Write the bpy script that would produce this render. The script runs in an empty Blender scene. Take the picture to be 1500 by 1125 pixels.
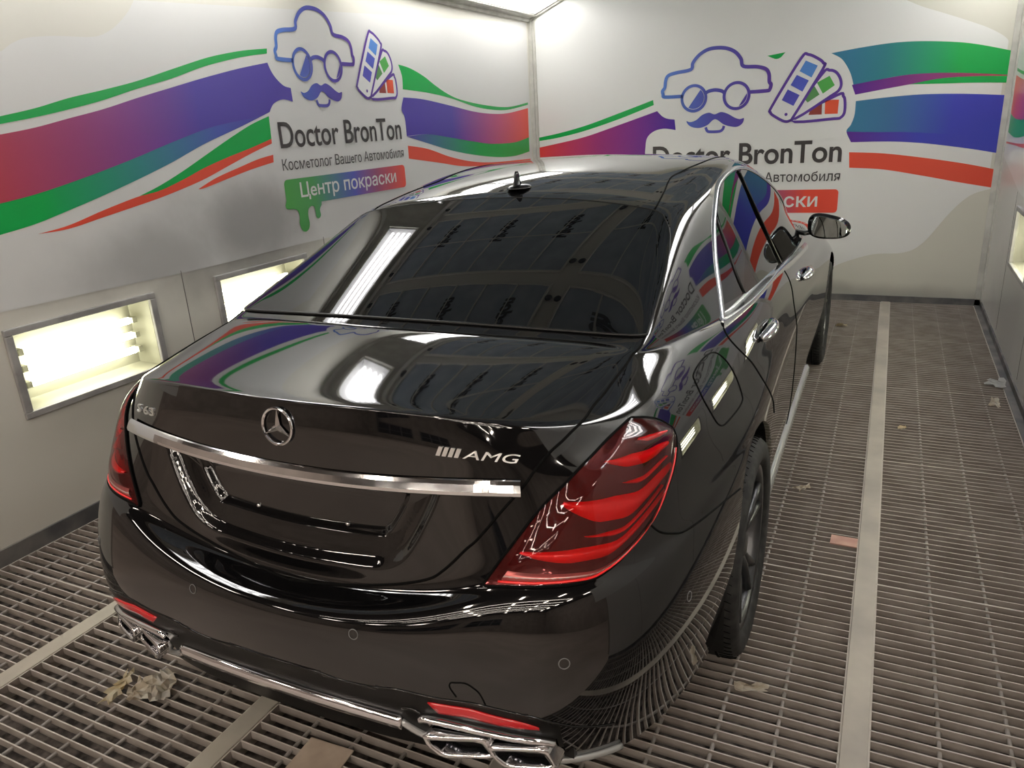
import bpy, bmesh, math, random
import numpy as np
from mathutils import Vector, Matrix
from mathutils.bvhtree import BVHTree
random.seed(7)
C = bpy.context.scene.collection
SC = bpy.context.scene

# ------------------------------------------------------------------ camera
cam_data = bpy.data.cameras.new('camera')
cam = bpy.data.objects.new('camera', cam_data); C.objects.link(cam)
F_PX = 1108.5
cam_data.sensor_fit = 'HORIZONTAL'; cam_data.sensor_width = 36.0
cam_data.lens = 36.0 * F_PX / 1500.0
cam_data.clip_start = 0.02
_p, _y, _r = 0.3316, 0.4669, -0.0588
_fw = Vector((-math.sin(_y) * math.cos(_p), math.cos(_y) * math.cos(_p), -math.sin(_p)))
_rt = Vector((math.cos(_y), math.sin(_y), 0)); _up = _rt.cross(_fw)
_r2 = math.cos(_r) * _rt + math.sin(_r) * _up; _u2 = -math.sin(_r) * _rt + math.cos(_r) * _up
cam.matrix_world = Matrix(((_r2.x, _u2.x, -_fw.x, 1.243), (_r2.y, _u2.y, -_fw.y, -2.703),
                           (_r2.z, _u2.z, -_fw.z, 1.680), (0, 0, 0, 1)))
SC.camera = cam
# ------------------------------------------------------------------ world, exposure
w = bpy.data.worlds.new('World'); SC.world = w; w.use_nodes = True
w.node_tree.nodes['Background'].inputs[0].default_value = (.9, .85, .8, 1)
w.node_tree.nodes['Background'].inputs[1].default_value = 0.02
vs = SC.view_settings
vs.view_transform = 'Standard'; vs.look = 'None'; vs.gamma = 1.0; vs.use_curve_mapping = False
vs.exposure = 0.15
# strengths of the booth's lamps, tuned here
TUBE_TOP, TUBE_WALL, HALL_LAMP = 13.0, 13.0, 36.0

# ------------------------------------------------------------------ helpers
def mat(name, col=(.5, .5, .5), rough=.5, metal=0., coat=0., spec=.5, emit=None, est=0., trans=0., ior=1.5, alpha=1.):
    m = bpy.data.materials.new(name); m.use_nodes = True
    b = m.node_tree.nodes['Principled BSDF']
    b.inputs['Base Color'].default_value = (*col, 1)
    b.inputs['Roughness'].default_value = rough
    b.inputs['Metallic'].default_value = metal
    b.inputs['Coat Weight'].default_value = coat
    b.inputs['Coat Roughness'].default_value = .02
    b.inputs['Specular IOR Level'].default_value = spec
    b.inputs['IOR'].default_value = ior
    b.inputs['Transmission Weight'].default_value = trans
    b.inputs['Alpha'].default_value = alpha
    if emit:
        b.inputs['Emission Color'].default_value = (*emit, 1); b.inputs['Emission Strength'].default_value = est
    return m

def srgb(r, g, b):
    f = lambda c: (c / 255 / 12.92) if c <= 10 else ((c / 255 + .055) / 1.055) ** 2.4
    return (f(r), f(g), f(b))

def noisy(m, c1, c2, scale=4, detail=6, lo=.4, hi=.65, stretch=(1, 1, 1), rough=None, bump=0.):
    nt = m.node_tree; b = nt.nodes['Principled BSDF']
    tc = nt.nodes.new('ShaderNodeTexCoord'); mp = nt.nodes.new('ShaderNodeMapping')
    mp.inputs['Scale'].default_value = stretch
    n = nt.nodes.new('ShaderNodeTexNoise'); n.inputs['Scale'].default_value = scale; n.inputs['Detail'].default_value = detail
    r = nt.nodes.new('ShaderNodeValToRGB')
    r.color_ramp.elements[0].position = lo; r.color_ramp.elements[1].position = hi
    r.color_ramp.elements[0].color = (*c1, 1); r.color_ramp.elements[1].color = (*c2, 1)
    nt.links.new(tc.outputs['Object'], mp.inputs[0]); nt.links.new(mp.outputs[0], n.inputs['Vector'])
    nt.links.new(n.outputs[0], r.inputs[0]); nt.links.new(r.outputs[0], b.inputs['Base Color'])
    if bump:
        bp = nt.nodes.new('ShaderNodeBump'); bp.inputs['Strength'].default_value = bump
        nt.links.new(n.outputs[0], bp.inputs['Height']); nt.links.new(bp.outputs[0], b.inputs['Normal'])
    return m

def props(o, label=None, cat=None, group=None, kind=None):
    if label: o['label'] = label
    if cat: o['category'] = cat
    if group: o['group'] = group
    if kind: o['kind'] = kind
    return o

def link(name, me, m=None, parent=None, loc=(0, 0, 0)):
    o = bpy.data.objects.new(name, me); C.objects.link(o)
    if m is not None and me is not None:
        me.materials.clear(); me.materials.append(m)
    o.location = loc
    if parent is not None: o.parent = parent
    return o

def empty(name, loc=(0, 0, 0), rz=0., parent=None):
    o = bpy.data.objects.new(name, None); C.objects.link(o); o.location = loc; o.rotation_euler = (0, 0, rz)
    o.empty_display_size = .1
    if parent: o.parent = parent
    return o

def from_py(name, v, f, m=None, parent=None, smooth=False, loc=(0, 0, 0)):
    me = bpy.data.meshes.new(name); me.from_pydata([tuple(map(float, p)) for p in v], [], [tuple(map(int, q)) for q in f]); me.update()
    if smooth:
        for p in me.polygons: p.use_smooth = True
    return link(name, me, m, parent, loc)

def from_bm(name, bm, m=None, parent=None, smooth=False, loc=(0, 0, 0), recalc=True):
    if recalc: bmesh.ops.recalc_face_normals(bm, faces=bm.faces)
    me = bpy.data.meshes.new(name); bm.to_mesh(me); bm.free()
    if smooth:
        for p in me.polygons: p.use_smooth = True
    return link(name, me, m, parent, loc)

def box(bm, lo, hi, bev=0.):
    lo, hi = Vector(lo), Vector(hi)
    r = bmesh.ops.create_cube(bm, size=1.0, matrix=Matrix.Translation((lo + hi) / 2) @ Matrix.Diagonal((*(hi - lo), 1)))
    if bev:
        es = list({e for v in r['verts'] for e in v.link_edges})
        bmesh.ops.bevel(bm, geom=es, offset=bev, segments=2, affect='EDGES', profile=.5)
    return r['verts']

def tube(bm, pts, rad, seg=8, cap=True, closed=False, flat=None):
    """sweep a round (or flat=(w,h) elliptical) section along pts"""
    pts = [Vector(p) for p in pts]; n = len(pts); rings = []; prev = None
    for i, p in enumerate(pts):
        a = pts[(i - 1) % n] if (closed or i > 0) else p
        b = pts[(i + 1) % n] if (closed or i < n - 1) else p
        t = (b - a).normalized()
        if prev is None:
            prev = t.orthogonal().normalized() if abs(t.z) > .95 else Vector((0, 0, 1))
        s = prev - t * prev.dot(t)
        s = s.normalized() if s.length > 1e-6 else t.orthogonal().normalized()
        q = t.cross(s); prev = s
        r = rad[i] if isinstance(rad, (list, tuple)) else rad
        w_, h_ = flat if flat else (r, r)
        rings.append([bm.verts.new(p + q * math.cos(2 * math.pi * k / seg) * w_ + s * math.sin(2 * math.pi * k / seg) * h_) for k in range(seg)])
    m_ = n if closed else n - 1
    for i in range(m_):
        A, B = rings[i], rings[(i + 1) % n]
        for k in range(seg):
            bm.faces.new((A[k], A[(k + 1) % seg], B[(k + 1) % seg], B[k]))
    if cap and not closed:
        bm.faces.new(rings[0][::-1]); bm.faces.new(rings[-1])

def catmull(P, n=6, closed=False):
    P = np.asarray(P, float); N = len(P); out = []
    for i in range(N if closed else N - 1):
        if closed: a, b, c, d = P[(i - 1) % N], P[i], P[(i + 1) % N], P[(i + 2) % N]
        else: a, b, c, d = P[max(i - 1, 0)], P[i], P[i + 1], P[min(i + 2, N - 1)]
        for k in range(n):
            t = k / n
            out.append(.5 * ((2 * b) + (-a + c) * t + (2 * a - 5 * b + 4 * c - d) * t * t + (-a + 3 * b - 3 * c + d) * t ** 3))
    if not closed: out.append(P[-1])
    return np.array(out)

def lathe(bm, prof, seg=32, axis='x', closed=False):
    """prof: (r, h) pairs revolved about an axis through the origin"""
    rings = []
    for r, h in prof:
        ring = []
        for k in range(seg):
            a = 2 * math.pi * k / seg; c, s = math.cos(a) * r, math.sin(a) * r
            ring.append(bm.verts.new({'x': (h, c, s), 'z': (c, s, h), 'y': (c, h, s)}[axis]))
        rings.append(ring)
    n = len(rings)
    for i in range(n if closed else n - 1):
        A, B = rings[i], rings[(i + 1) % n]
        for k in range(seg):
            bm.faces.new((A[k], A[(k + 1) % seg], B[(k + 1) % seg], B[k]))
    return rings
# ------------------------------------------------------------------ the booth
XL, XR, YB, YF = -2.043, 2.024, 4.63, -1.90
ZW, ZC = 2.607, 2.78
SLX = .42                                                        # width of the slanted lamp panels
SLZ = ZW + .40 * SLX
M_WALL = noisy(mat('cream_wall_panel', (.62, .60, .52), .4), (.60, .585, .51), (.68, .665, .59), 3, 8)
M_VINYL = mat('white_vinyl', (.78, .78, .77), .28)
M_TRIM = noisy(mat('painted_trim', (.55, .54, .50), .45), (.50, .49, .45), (.62, .61, .56), 9, 5)
M_SKIRT = noisy(mat('grey_skirting', (.13, .13, .13), .55), (.09, .09, .095), (.20, .19, .18), 5, 6)
M_CEIL = mat('ceiling_frame_grey', (.78, .78, .75), .5)
M_FILTER = noisy(mat('ceiling_filter_cloth', (.34, .37, .42), .95), (.40, .48, .60), (.50, .58, .70), 6, 5)
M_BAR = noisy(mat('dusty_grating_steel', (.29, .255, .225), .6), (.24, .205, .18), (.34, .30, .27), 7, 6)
# bar tops paler than their dusty flanks: wear, plus overhead light put into the colour
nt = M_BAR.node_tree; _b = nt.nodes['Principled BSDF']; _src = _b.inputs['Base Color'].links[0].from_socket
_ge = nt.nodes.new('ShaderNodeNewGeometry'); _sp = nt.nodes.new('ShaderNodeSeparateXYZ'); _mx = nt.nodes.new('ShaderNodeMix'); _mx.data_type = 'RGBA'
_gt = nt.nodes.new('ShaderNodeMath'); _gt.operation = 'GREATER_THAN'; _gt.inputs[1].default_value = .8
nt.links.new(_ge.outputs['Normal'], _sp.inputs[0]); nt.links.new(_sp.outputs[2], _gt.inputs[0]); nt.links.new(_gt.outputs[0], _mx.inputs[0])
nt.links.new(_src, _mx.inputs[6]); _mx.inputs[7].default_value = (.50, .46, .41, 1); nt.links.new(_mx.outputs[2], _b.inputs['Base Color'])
M_STRIP = noisy(mat('worn_floor_beam', (.47, .42, .35), .5, .3), (.38, .345, .30), (.56, .51, .43), 3, 6, .35, .7)
M_PIT = noisy(mat('pit_dust', (.11, .09, .08), .95), (.035, .029, .026), (.17, .142, .125), 26, 10, bump=.6)

def struct(name, bm, m, smooth=False):
    o = from_bm(name, bm, m, smooth=smooth); o['kind'] = 'structure'; return o

def wall_mat(name, base, stains):
    """white wrap with grey overspray clouds: stains = list of (centre, radius, strength) in wall coordinates"""
    m = mat(name, base, .30); nt = m.node_tree; b = nt.nodes['Principled BSDF']
    tc = nt.nodes.new('ShaderNodeTexCoord')
    n = nt.nodes.new('ShaderNodeTexNoise'); n.inputs['Scale'].default_value = 2.2; n.inputs['Detail'].default_value = 7
    nt.links.new(tc.outputs['Object'], n.inputs['Vector'])
    acc = None
    for cen, rad, k in stains:
        mp = nt.nodes.new('ShaderNodeMapping'); mp.vector_type = 'POINT'
        mp.inputs['Scale'].default_value = tuple(1 / r for r in rad)
        mp.inputs['Location'].default_value = tuple(-c / r for c, r in zip(cen, rad))
        nt.links.new(tc.outputs['Object'], mp.inputs[0])
        ln = nt.nodes.new('ShaderNodeVectorMath'); ln.operation = 'LENGTH'; nt.links.new(mp.outputs[0], ln.inputs[0])
        ad = nt.nodes.new('ShaderNodeMath'); ad.operation = 'MULTIPLY_ADD'; ad.inputs[1].default_value = 1.3; ad.inputs[2].default_value = -.65
        nt.links.new(n.outputs[0], ad.inputs[0])
        su = nt.nodes.new('ShaderNodeMath'); su.operation = 'ADD'; nt.links.new(ln.outputs['Value'], su.inputs[0]); nt.links.new(ad.outputs[0], su.inputs[1])
        mr = nt.nodes.new('ShaderNodeMapRange'); mr.interpolation_type = 'SMOOTHSTEP'
        mr.inputs['From Min'].default_value = 1.25; mr.inputs['From Max'].default_value = .2
        mr.inputs['To Min'].default_value = 0; mr.inputs['To Max'].default_value = k
        nt.links.new(su.outputs[0], mr.inputs['Value'])
        if acc is None: acc = mr.outputs[0]
        else:
            mx = nt.nodes.new('ShaderNodeMath'); mx.operation = 'MAXIMUM'; nt.links.new(acc, mx.inputs[0]); nt.links.new(mr.outputs[0], mx.inputs[1]); acc = mx.outputs[0]
    if acc is not None:
        mix = nt.nodes.new('ShaderNodeMix'); mix.data_type = 'RGBA'
        mix.inputs[6].default_value = (*base, 1); mix.inputs[7].default_value = (.16, .155, .15, 1)
        nt.links.new(acc, mix.inputs[0]); nt.links.new(mix.outputs[2], b.inputs['Base Color'])
    return m

LAMPS_Y = [-.51, .645, 1.80, 2.955]                              # centres of the low wall lamps
LW, LZ0, LZ1 = .345, .61, .95
def side_wall(name, x, s, m):
    """wall with square openings for the low lamps; s = direction towards the outside"""
    bm = bmesh.new(); t = .18 * s
    def slab(y0, y1, z0, z1): box(bm, (min(x, x + t), y0, z0), (max(x, x + t), y1, z1))
    slab(YF, YB + .1, -.4, LZ0); slab(YF, YB + .1, LZ1, ZW + .02)
    e = YF
    for c in LAMPS_Y[(s > 0):]:
        slab(e, c - LW, LZ0, LZ1); e = c + LW
    slab(e, YB + .1, LZ0, LZ1)
    return struct(name, bm, m)
MW_L = wall_mat('left_wall_paint', (.70, .682, .615), [((XL, .55, 1.15), (1, .75, .32), .75), ((XL, -.4, 1.2), (1, .7, .25), .5), ((XL, 1.2, .5), (1, 2.0, .3), .25)])
MW_R = wall_mat('right_wall_paint', (.64, .625, .59), [((XR, 3.2, .35), (1, 1.2, .4), .35)])
side_wall('wall_left', XL, -1, MW_L); side_wall('wall_right', XR, 1, MW_R)
MW_B = wall_mat('back_wall_paint', (.66, .645, .56), [((1.0, YB, .05), (2.0, 1, .12), .5)])
bm = bmesh.new(); box(bm, (XL - .2, YB, -.4), (XR + .2, YB + .15, ZC + .3)); struct('wall_back', bm, MW_B)
# slanted lamp panels and ceiling
ROWS_Y = [3.86, 2.36, .40, -1.12]; FL, FW0, FW1 = .72, .10, .36   # fixture half length, span across the slope
def slope_pt(s, a, y, dn=0.):
    """point on the slanted panel: a along the slope from the wall, dn below its face"""
    L = math.hypot(1, .40); ux, uz = 1 / L, .40 / L
    x0 = (XL + 0.0) if s < 0 else XR
    return Vector((x0 - s * (ux * a) - s * (-uz) * -dn * 1.0 * 0 - s * uz * -dn * 0 + (-s) * (uz * dn), y, ZW + uz * a - ux * dn))
SLEN = SLX * math.hypot(1, .4)
for s, nm in ((-1, 'left'), (1, 'right')):
    bm = bmesh.new()
    def quadp(a0, a1, y0, y1):
        bm.faces.new([bm.verts.new(p) for p in (slope_pt(s, a0, y0), slope_pt(s, a1, y0), slope_pt(s, a1, y1), slope_pt(s, a0, y1))])
    e = YF
    for c in sorted(ROWS_Y):
        if c - FL > e: quadp(0, SLEN, e, c - FL); quadp(0, FW0, c - FL, c + FL); quadp(FW1, SLEN, c - FL, c + FL); e = c + FL
    quadp(0, SLEN, e, YB)
    o = struct('ceiling_panel_' + nm, bm, M_TRIM); o.name = 'trim_1' if s < 0 else 'trim_2'
    for k, c in enumerate(sorted(ROWS_Y)):
        far = len(ROWS_Y) - k
        lamp = props(empty('ceiling_light', tuple(slope_pt(s, (FW0 + FW1) / 2, c))),
                     f"long fluorescent light in the slanted panel above the {nm} wall, " + ['nearest the entrance', 'above the car boot', 'above the car doors', 'nearest the back wall'][k],
                     'ceiling light', 'slanted ceiling lights')
        org = lamp.location
        bm = bmesh.new(); P = lambda a, y, d: slope_pt(s, a, y, d) - org
        y0, y1 = c - FL, c + FL
        A = [P(FW0, y0, 0), P(FW1, y0, 0), P(FW1, y1, 0), P(FW0, y1, 0)]; B = [P(FW0 + .03, y0 + .03, -.09), P(FW1 - .03, y0 + .03, -.09), P(FW1 - .03, y1 - .03, -.09), P(FW0 + .03, y1 - .03, -.09)]
        A = [bm.verts.new(p) for p in A]; B = [bm.verts.new(p) for p in B]
        for i in range(4): bm.faces.new((A[i], A[(i + 1) % 4], B[(i + 1) % 4], B[i]))
        bm.faces.new(B); from_bm('reflector', bm, bpy.data.materials.get('lamp_box_white') or mat('lamp_box_white', (.50, .50, .52), .5), lamp)
        for q in range(4):
            a = FW0 + .05 + (FW1 - FW0 - .10) * q / 3; bm = bmesh.new(); tube(bm, [P(a, y0 + .04, -.035), P(a, y1 - .04, -.035)], .013, 10)
            from_bm('fluorescent_tube', bm, bpy.data.materials.get('tube_glow_cool') or mat('tube_glow_cool', (.9, .9, .9), emit=(1.0, .985, .94), est=TUBE_TOP), lamp)
        bm = bmesh.new(); fr = [P(FW0 - .02, y0 - .02, .006), P(FW1 + .02, y0 - .02, .006), P(FW1 + .02, y1 + .02, .006), P(FW0 - .02, y1 + .02, .006)]
        tube(bm, fr, .012, 6, closed=True, flat=(.02, .008)); from_bm('frame', bm, M_TRIM, lamp)
xc0, xc1 = XL + SLX, XR - SLX
bm = bmesh.new(); box(bm, (xc0 - .05, YF, ZC), (xc1 + .05, YB + .1, ZC + .1))
for x in (xc0, xc1): box(bm, (x - .02, YF, SLZ - .02), (x + .02, YB, ZC))
struct('ceiling', bm, M_CEIL)
# ceiling filter frames: cloth fields between wide sheet-metal bars
M_INK = mat('filter_print', (.03, .03, .045), .8)
fx = [xc0 + .07, -.07, .07, xc1 - .07]
ny = 6; fy = -1.98 + 1.1 * np.arange(ny + 1)
def print_mesh(body, size):
    cu = bpy.data.curves.new('p', 'FONT'); cu.body = body; cu.size = size; cu.shear = .35; cu.align_x = 'CENTER'; cu.align_y = 'CENTER'; cu.offset = .006
    t = bpy.data.objects.new('p', cu); C.objects.link(t); me = bpy.data.meshes.new_from_object(t.evaluated_get(bpy.context.evaluated_depsgraph_get())); bpy.data.objects.remove(t); return me
PRINT = print_mesh('Viledon', .13)
for side in (0, 1):
    x0, x1 = fx[side * 2], fx[side * 2 + 1]
    for k in range(ny):
        y0, y1 = fy[k] + .07, fy[k + 1] - .07
        f = props(empty('ceiling_filter', ((x0 + x1) / 2, (y0 + y1) / 2, ZC)),
                  f"quilted cloth filter in the {('left', 'right')[side]} half of the ceiling, " + ('nearest the entrance', 'second from the entrance', 'third from the entrance', 'third from the back wall', 'second from the back wall', 'nearest the back wall')[k], 'filter', 'ceiling air filters')
        bm = bmesh.new(); nx_, ny_ = 24, 24; hx, hy = (x1 - x0) / 2, (y1 - y0) / 2; g = {}
        for i in range(nx_ + 1):
            for j in range(ny_ + 1):
                g[i, j] = bm.verts.new((-hx + 2 * hx * i / nx_, -hy + 2 * hy * j / ny_, -.006 - .012 * abs(math.sin(math.pi * i / nx_ * 6)) ** .6))
        for i in range(nx_):
            for j in range(ny_): bm.faces.new((g[i, j], g[i, j + 1], g[i + 1, j + 1], g[i + 1, j]))
        from_bm('cloth', bm, M_FILTER, f, True)
        bm = bmesh.new(); tube(bm, [(-hx, -hy, -.012), (hx, -hy, -.012), (hx, hy, -.012), (-hx, hy, -.012)], .015, 6, closed=True, flat=(.018, .012)); from_bm('frame', bm, M_CEIL, f)
        bm = bmesh.new()
        for j in range(1, 6): box(bm, (-hx + hx * j / 3 - .004, -hy, -.024), (-hx + hx * j / 3 + .004, hy, -.004))
        box(bm, (-hx, -.004, -.026), (hx, .004, -.018)); from_bm('wire', bm, M_CEIL, f)
        for ex in (-1, 1):
            for ey in (-1, 1): bm = bmesh.new(); bmesh.ops.create_uvsphere(bm, u_segments=10, v_segments=6, radius=.028, matrix=Matrix.Translation((ex * (hx + .035), ey * (hy - .12), -.012)) @ Matrix.Diagonal((1, 1, .6, 1))); from_bm('clamp_knob', bm, M_INK, f, True)
        pr = [PRINT.copy() for _ in range(3)]
        for j, me in enumerate(pr):
            o = link('printed_word', me, M_INK, f, (-hx + 2 * hx * (j + .55) / 3, .12, -.022)); o.rotation_euler = (math.pi, 0, math.radians(90))
# corner posts, ceiling edge strips, skirting
bm = bmesh.new(); box(bm, (XL, YB - .035, 0), (XL + .035, YB, ZW)); box(bm, (XL, YB - .012, 0), (XL + .06, YB, ZW)); struct('trim_3', bm, M_TRIM)
bm = bmesh.new(); box(bm, (XR - .05, YB - .012, 0), (XR, YB, ZW)); box(bm, (XR - .012, YB - .07, 0), (XR, YB, ZW)); struct('trim_4', bm, M_TRIM)
bm = bmesh.new(); tube(bm, [(XL + .012, YF, ZW - .005), (XL + .012, YB, ZW - .005)], .015, 6, flat=(.014, .022)); struct('trim_5', bm, M_TRIM)
bm = bmesh.new(); tube(bm, [(XR - .012, YF, ZW - .005), (XR - .012, YB, ZW - .005)], .015, 6, flat=(.014, .022)); struct('trim_6', bm, M_TRIM)
bm = bmesh.new(); tube(bm, [(XL + .02, YB - .012, ZW + .0), (XL + SLX, YB - .012, SLZ)], .012, 6, flat=(.012, .018)); struct('trim_7', bm, M_TRIM)
bm = bmesh.new(); box(bm, (XL, YF, 0), (XL + .012, YB, .075)); struct('baseboard_left', bm, M_SKIRT)
bm = bmesh.new(); box(bm, (XR - .012, YF, 0), (XR, YB, .045)); box(bm, (XR - .05, YF, -.03), (XR, YB, .004)); struct('baseboard_right', bm, M_SKIRT)
bm = bmesh.new(); box(bm, (XL, YB - .012, 0), (XR, YB, .055)); struct('baseboard_back', bm, M_SKIRT)
# low wall lamps
M_LBOX = mat('lamp_box_cream', (.30, .29, .225), .5)
M_LFRAME = noisy(mat('lamp_frame_grey', (.33, .32, .31), .45), (.27, .26, .255), (.40, .39, .375), 8, 5)
M_TUBE2 = mat('tube_glow_warm', (.9, .9, .9), emit=(1.0, .97, .84), est=TUBE_WALL)
M_PANE = bpy.data.materials.new('lamp_pane_glass'); M_PANE.use_nodes = True
nt = M_PANE.node_tree; nt.nodes.clear()
_o = nt.nodes.new('ShaderNodeOutputMaterial'); _m = nt.nodes.new('ShaderNodeMixShader'); _t = nt.nodes.new('ShaderNodeBsdfTransparent'); _g = nt.nodes.new('ShaderNodeBsdfGlossy'); _f = nt.nodes.new('ShaderNodeFresnel')
_t.inputs[0].default_value = (.93, .95, .88, 1); _g.inputs['Roughness'].default_value = .05
nt.links.new(_f.outputs[0], _m.inputs[0]); nt.links.new(_t.outputs[0], _m.inputs[1]); nt.links.new(_g.outputs[0], _m.inputs[2]); nt.links.new(_m.outputs[0], _o.inputs[0])
WORDS = ['beside the car boot', 'beside the rear window', 'beside the car doors', 'nearest the back wall']
for x, s, nm in ((XL, -1, 'left'), (XR, 1, 'right')):
    for c, wd in zip(LAMPS_Y, WORDS):
        if s > 0 and c < 0: continue
        L = props(empty('wall_lamp', (x, c, (LZ0 + LZ1) / 2)), f'glazed lamp in a grey frame low in the {nm} wall, {wd}', 'wall lamp', 'low wall lamps')
        hz = (LZ1 - LZ0) / 2
        bm = bmesh.new(); d = .13 * s
        A = [bm.verts.new((0, y, z)) for y, z in ((-LW, -hz), (LW, -hz), (LW, hz), (-LW, hz))]; B = [bm.verts.new((d, y * .94, z * .92)) for y, z in ((-LW, -hz), (LW, -hz), (LW, hz), (-LW, hz))]
        for i in range(4): bm.faces.new((A[i], A[(i + 1) % 4], B[(i + 1) % 4], B[i]))
        bm.faces.new(B); from_bm('housing', bm, M_LBOX, L)
        for zz in (-.075, .0, .075):
            bm = bmesh.new(); tube(bm, [(.075 * s, -LW + .075, zz), (.075 * s, LW - .075, zz)], .017, 12); from_bm('fluorescent_tube', bm, M_TUBE2, L, True)
        bm = bmesh.new()
        for e in (-1, 1):
            for zz in (-.075, .0, .075): box(bm, (min(.055 * s, .11 * s), e * (LW - .055) - .012, zz - .014), (max(.055 * s, .11 * s), e * (LW - .055) + .012, zz + .014))
        from_bm('lamp_holder', bm, M_LBOX, L)
        bm = bmesh.new(); F = -s
        for a, b in (((-LW - .035, -hz - .03), (LW + .035, -hz)), ((-LW - .035, hz), (LW + .035, hz + .03)), ((-LW - .035, -hz), (-LW, hz)), ((LW, -hz), (LW + .035, hz))):
            box(bm, (min(0, .018 * F), a[0], a[1]), (max(0, .018 * F), b[0], b[1]), .004)
        from_bm('frame', bm, M_LFRAME, L)
        bm = bmesh.new(); bm.faces.new([bm.verts.new((.004 * F, y, z)) for y, z in ((-LW, -hz), (LW, -hz), (LW, hz), (-LW, hz))]); [f.normal_update() for f in bm.faces]; [f.normal_flip() for f in bm.faces if f.normal.x * F < 0]; from_bm('pane', bm, M_PANE, L, recalc=False)
# wall panel joints
M_JOINT = mat('panel_joint', (.14, .13, .12), .7)
for x, f in ((XL, 1), (XR, -1)):
    bm = bmesh.new()
    for y in (-1.15, .065, 1.22, 2.38, 3.53): box(bm, (min(x, x + .0015 * f), y - .002, .08), (max(x, x + .0015 * f), y + .002, 1.05))
    struct('trim_8' if f > 0 else 'trim_9', bm, M_JOINT)

# ------------------------------------------------------------------ floor: pit, beams, grating
bm = bmesh.new(); box(bm, (XL, YF, -.34), (XR, YB, -.062)); struct('floor', bm, M_PIT)
BEAMS = [(-1.335, -1.265), (-.404, -.336), (.395, .463), (1.263, 1.333)]
names = ['floor beam nearest the left wall', 'floor beam passing under the left half of the car', 'floor beam passing under the right half of the car', 'pale floor beam running to the back wall right of the car']
for (a, b), t in zip(BEAMS, names):
    bm = bmesh.new(); box(bm, (a, YF, -.012), (b, YB - .01, .004), .002); box(bm, (a + .004, YF, -.06), (a + .008, YB - .01, -.01)); box(bm, (b - .008, YF, -.06), (b - .004, YB - .01, -.01))
    props(from_bm('floor_beam', bm, M_STRIP), 'long flat steel ' + t, 'floor beam', 'floor beams')
bays = [(XL + .014, BEAMS[0][0] - .002), (BEAMS[0][1] + .002, BEAMS[1][0] - .002), (BEAMS[1][1] + .002, BEAMS[2][0] - .002), (BEAMS[2][1] + .002, BEAMS[3][0] - .002), (BEAMS[3][1] + .002, XR - .052)]
bn = ['beside the left wall', 'left of centre', 'at the middle', 'along the right wheels', 'beside the right wall']
ys = [YF + .004, -1.13, 0.0, 1.135, 2.27, 3.40, YB - .014]
yn = ['behind the rear bumper', 'level with the boot', 'level with the rear doors', 'level with the front doors', 'level with the front wheels', 'at the back wall']
PITCH, BT, BH = .0400, .0044, .026
M_ROD = noisy(mat('grating_cross_rod', (.27, .245, .225), .5), (.22, .20, .18), (.34, .31, .29), 9, 4)
for (x0, x1), b in zip(bays, bn):
    for k in range(len(ys) - 1):
        y0, y1 = ys[k] + .002, ys[k + 1] - .002
        g = props(empty('floor_grating', ((x0 + x1) / 2, (y0 + y1) / 2, 0)), f'steel grating panel {b}, {yn[k]}', 'grating', 'floor grating panels')
        ox, oy = (x0 + x1) / 2, (y0 + y1) / 2
        bm = bmesh.new(); n = int(round((y1 - y0) / PITCH)); 
        for i in range(n + 1):
            y = y0 + (y1 - y0) * i / n
            box(bm, (x0 - ox, y - BT / 2 - oy, -BH), (x1 - ox, y + BT / 2 - oy, 0))
        for x in (x0, x1): box(bm, (x - ox - .003, y0 - oy, -BH), (x - ox + .003, y1 - oy, 0))
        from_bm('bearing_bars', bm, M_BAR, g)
        bm = bmesh.new(); st = .174 if b == 'beside the right wall' else .147 if b == 'left of centre' else .158; nr = int((x1 - x0) / st)
        for i in range(nr):
            x = x0 + st * (i + 1) - (.009 if b == 'left of centre' else 0) - ox
            if x + ox < x1 - .03: tube(bm, [(x, y0 - oy, -.0125), (x, y1 - oy, -.0125)], .006, 8)
        from_bm('cross_rods', bm, M_ROD, g)
# ------------------------------------------------------------------ the workshop hall behind the camera
M_HALLW = noisy(mat('hall_wall', (.30, .26, .235), .7), (.26, .225, .205), (.34, .30, .275), 1.5, 5)
M_HALLF = noisy(mat('hall_floor', (.44, .375, .34), .4), (.40, .34, .305), (.48, .41, .37), 1.2, 6)
M_HALLC = mat('hall_ceiling', (.05, .045, .042), .8)
HX0, HX1, HY, HZ = -7, 7, -18, 5.2
bm = bmesh.new(); box(bm, (HX0, HY, -.2), (HX1, YF, 0)); o = struct('hall_floor', bm, M_HALLF); o.name = 'floor.001'
bm = bmesh.new(); box(bm, (HX0 - .2, HY - .2, 0), (HX1 + .2, HY, HZ)); o = struct('wall_front', bm, M_HALLW)
bm = bmesh.new(); box(bm, (HX0 - .2, HY, 0), (HX0, YF, HZ)); box(bm, (HX1, HY, 0), (HX1 + .2, YF, HZ))
for a, b in ((HX0, XL - .18), (XR + .18, HX1)): box(bm, (a, YF - .1, 0), (b, YF, HZ))
box(bm, (XL - .18, YF - .1, ZC + .1), (XR + .18, YF, HZ)); struct('wall_hall', bm, M_HALLW)
bm = bmesh.new(); box(bm, (HX0, HY, HZ), (HX1, YF, HZ + .2)); o = struct('ceiling_hall', bm, M_HALLC); o.name = 'ceiling.001'
M_HLAMP = mat('hall_lamp_glow', (.9, .9, .9), emit=(1, .89, .77), est=HALL_LAMP)
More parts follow.
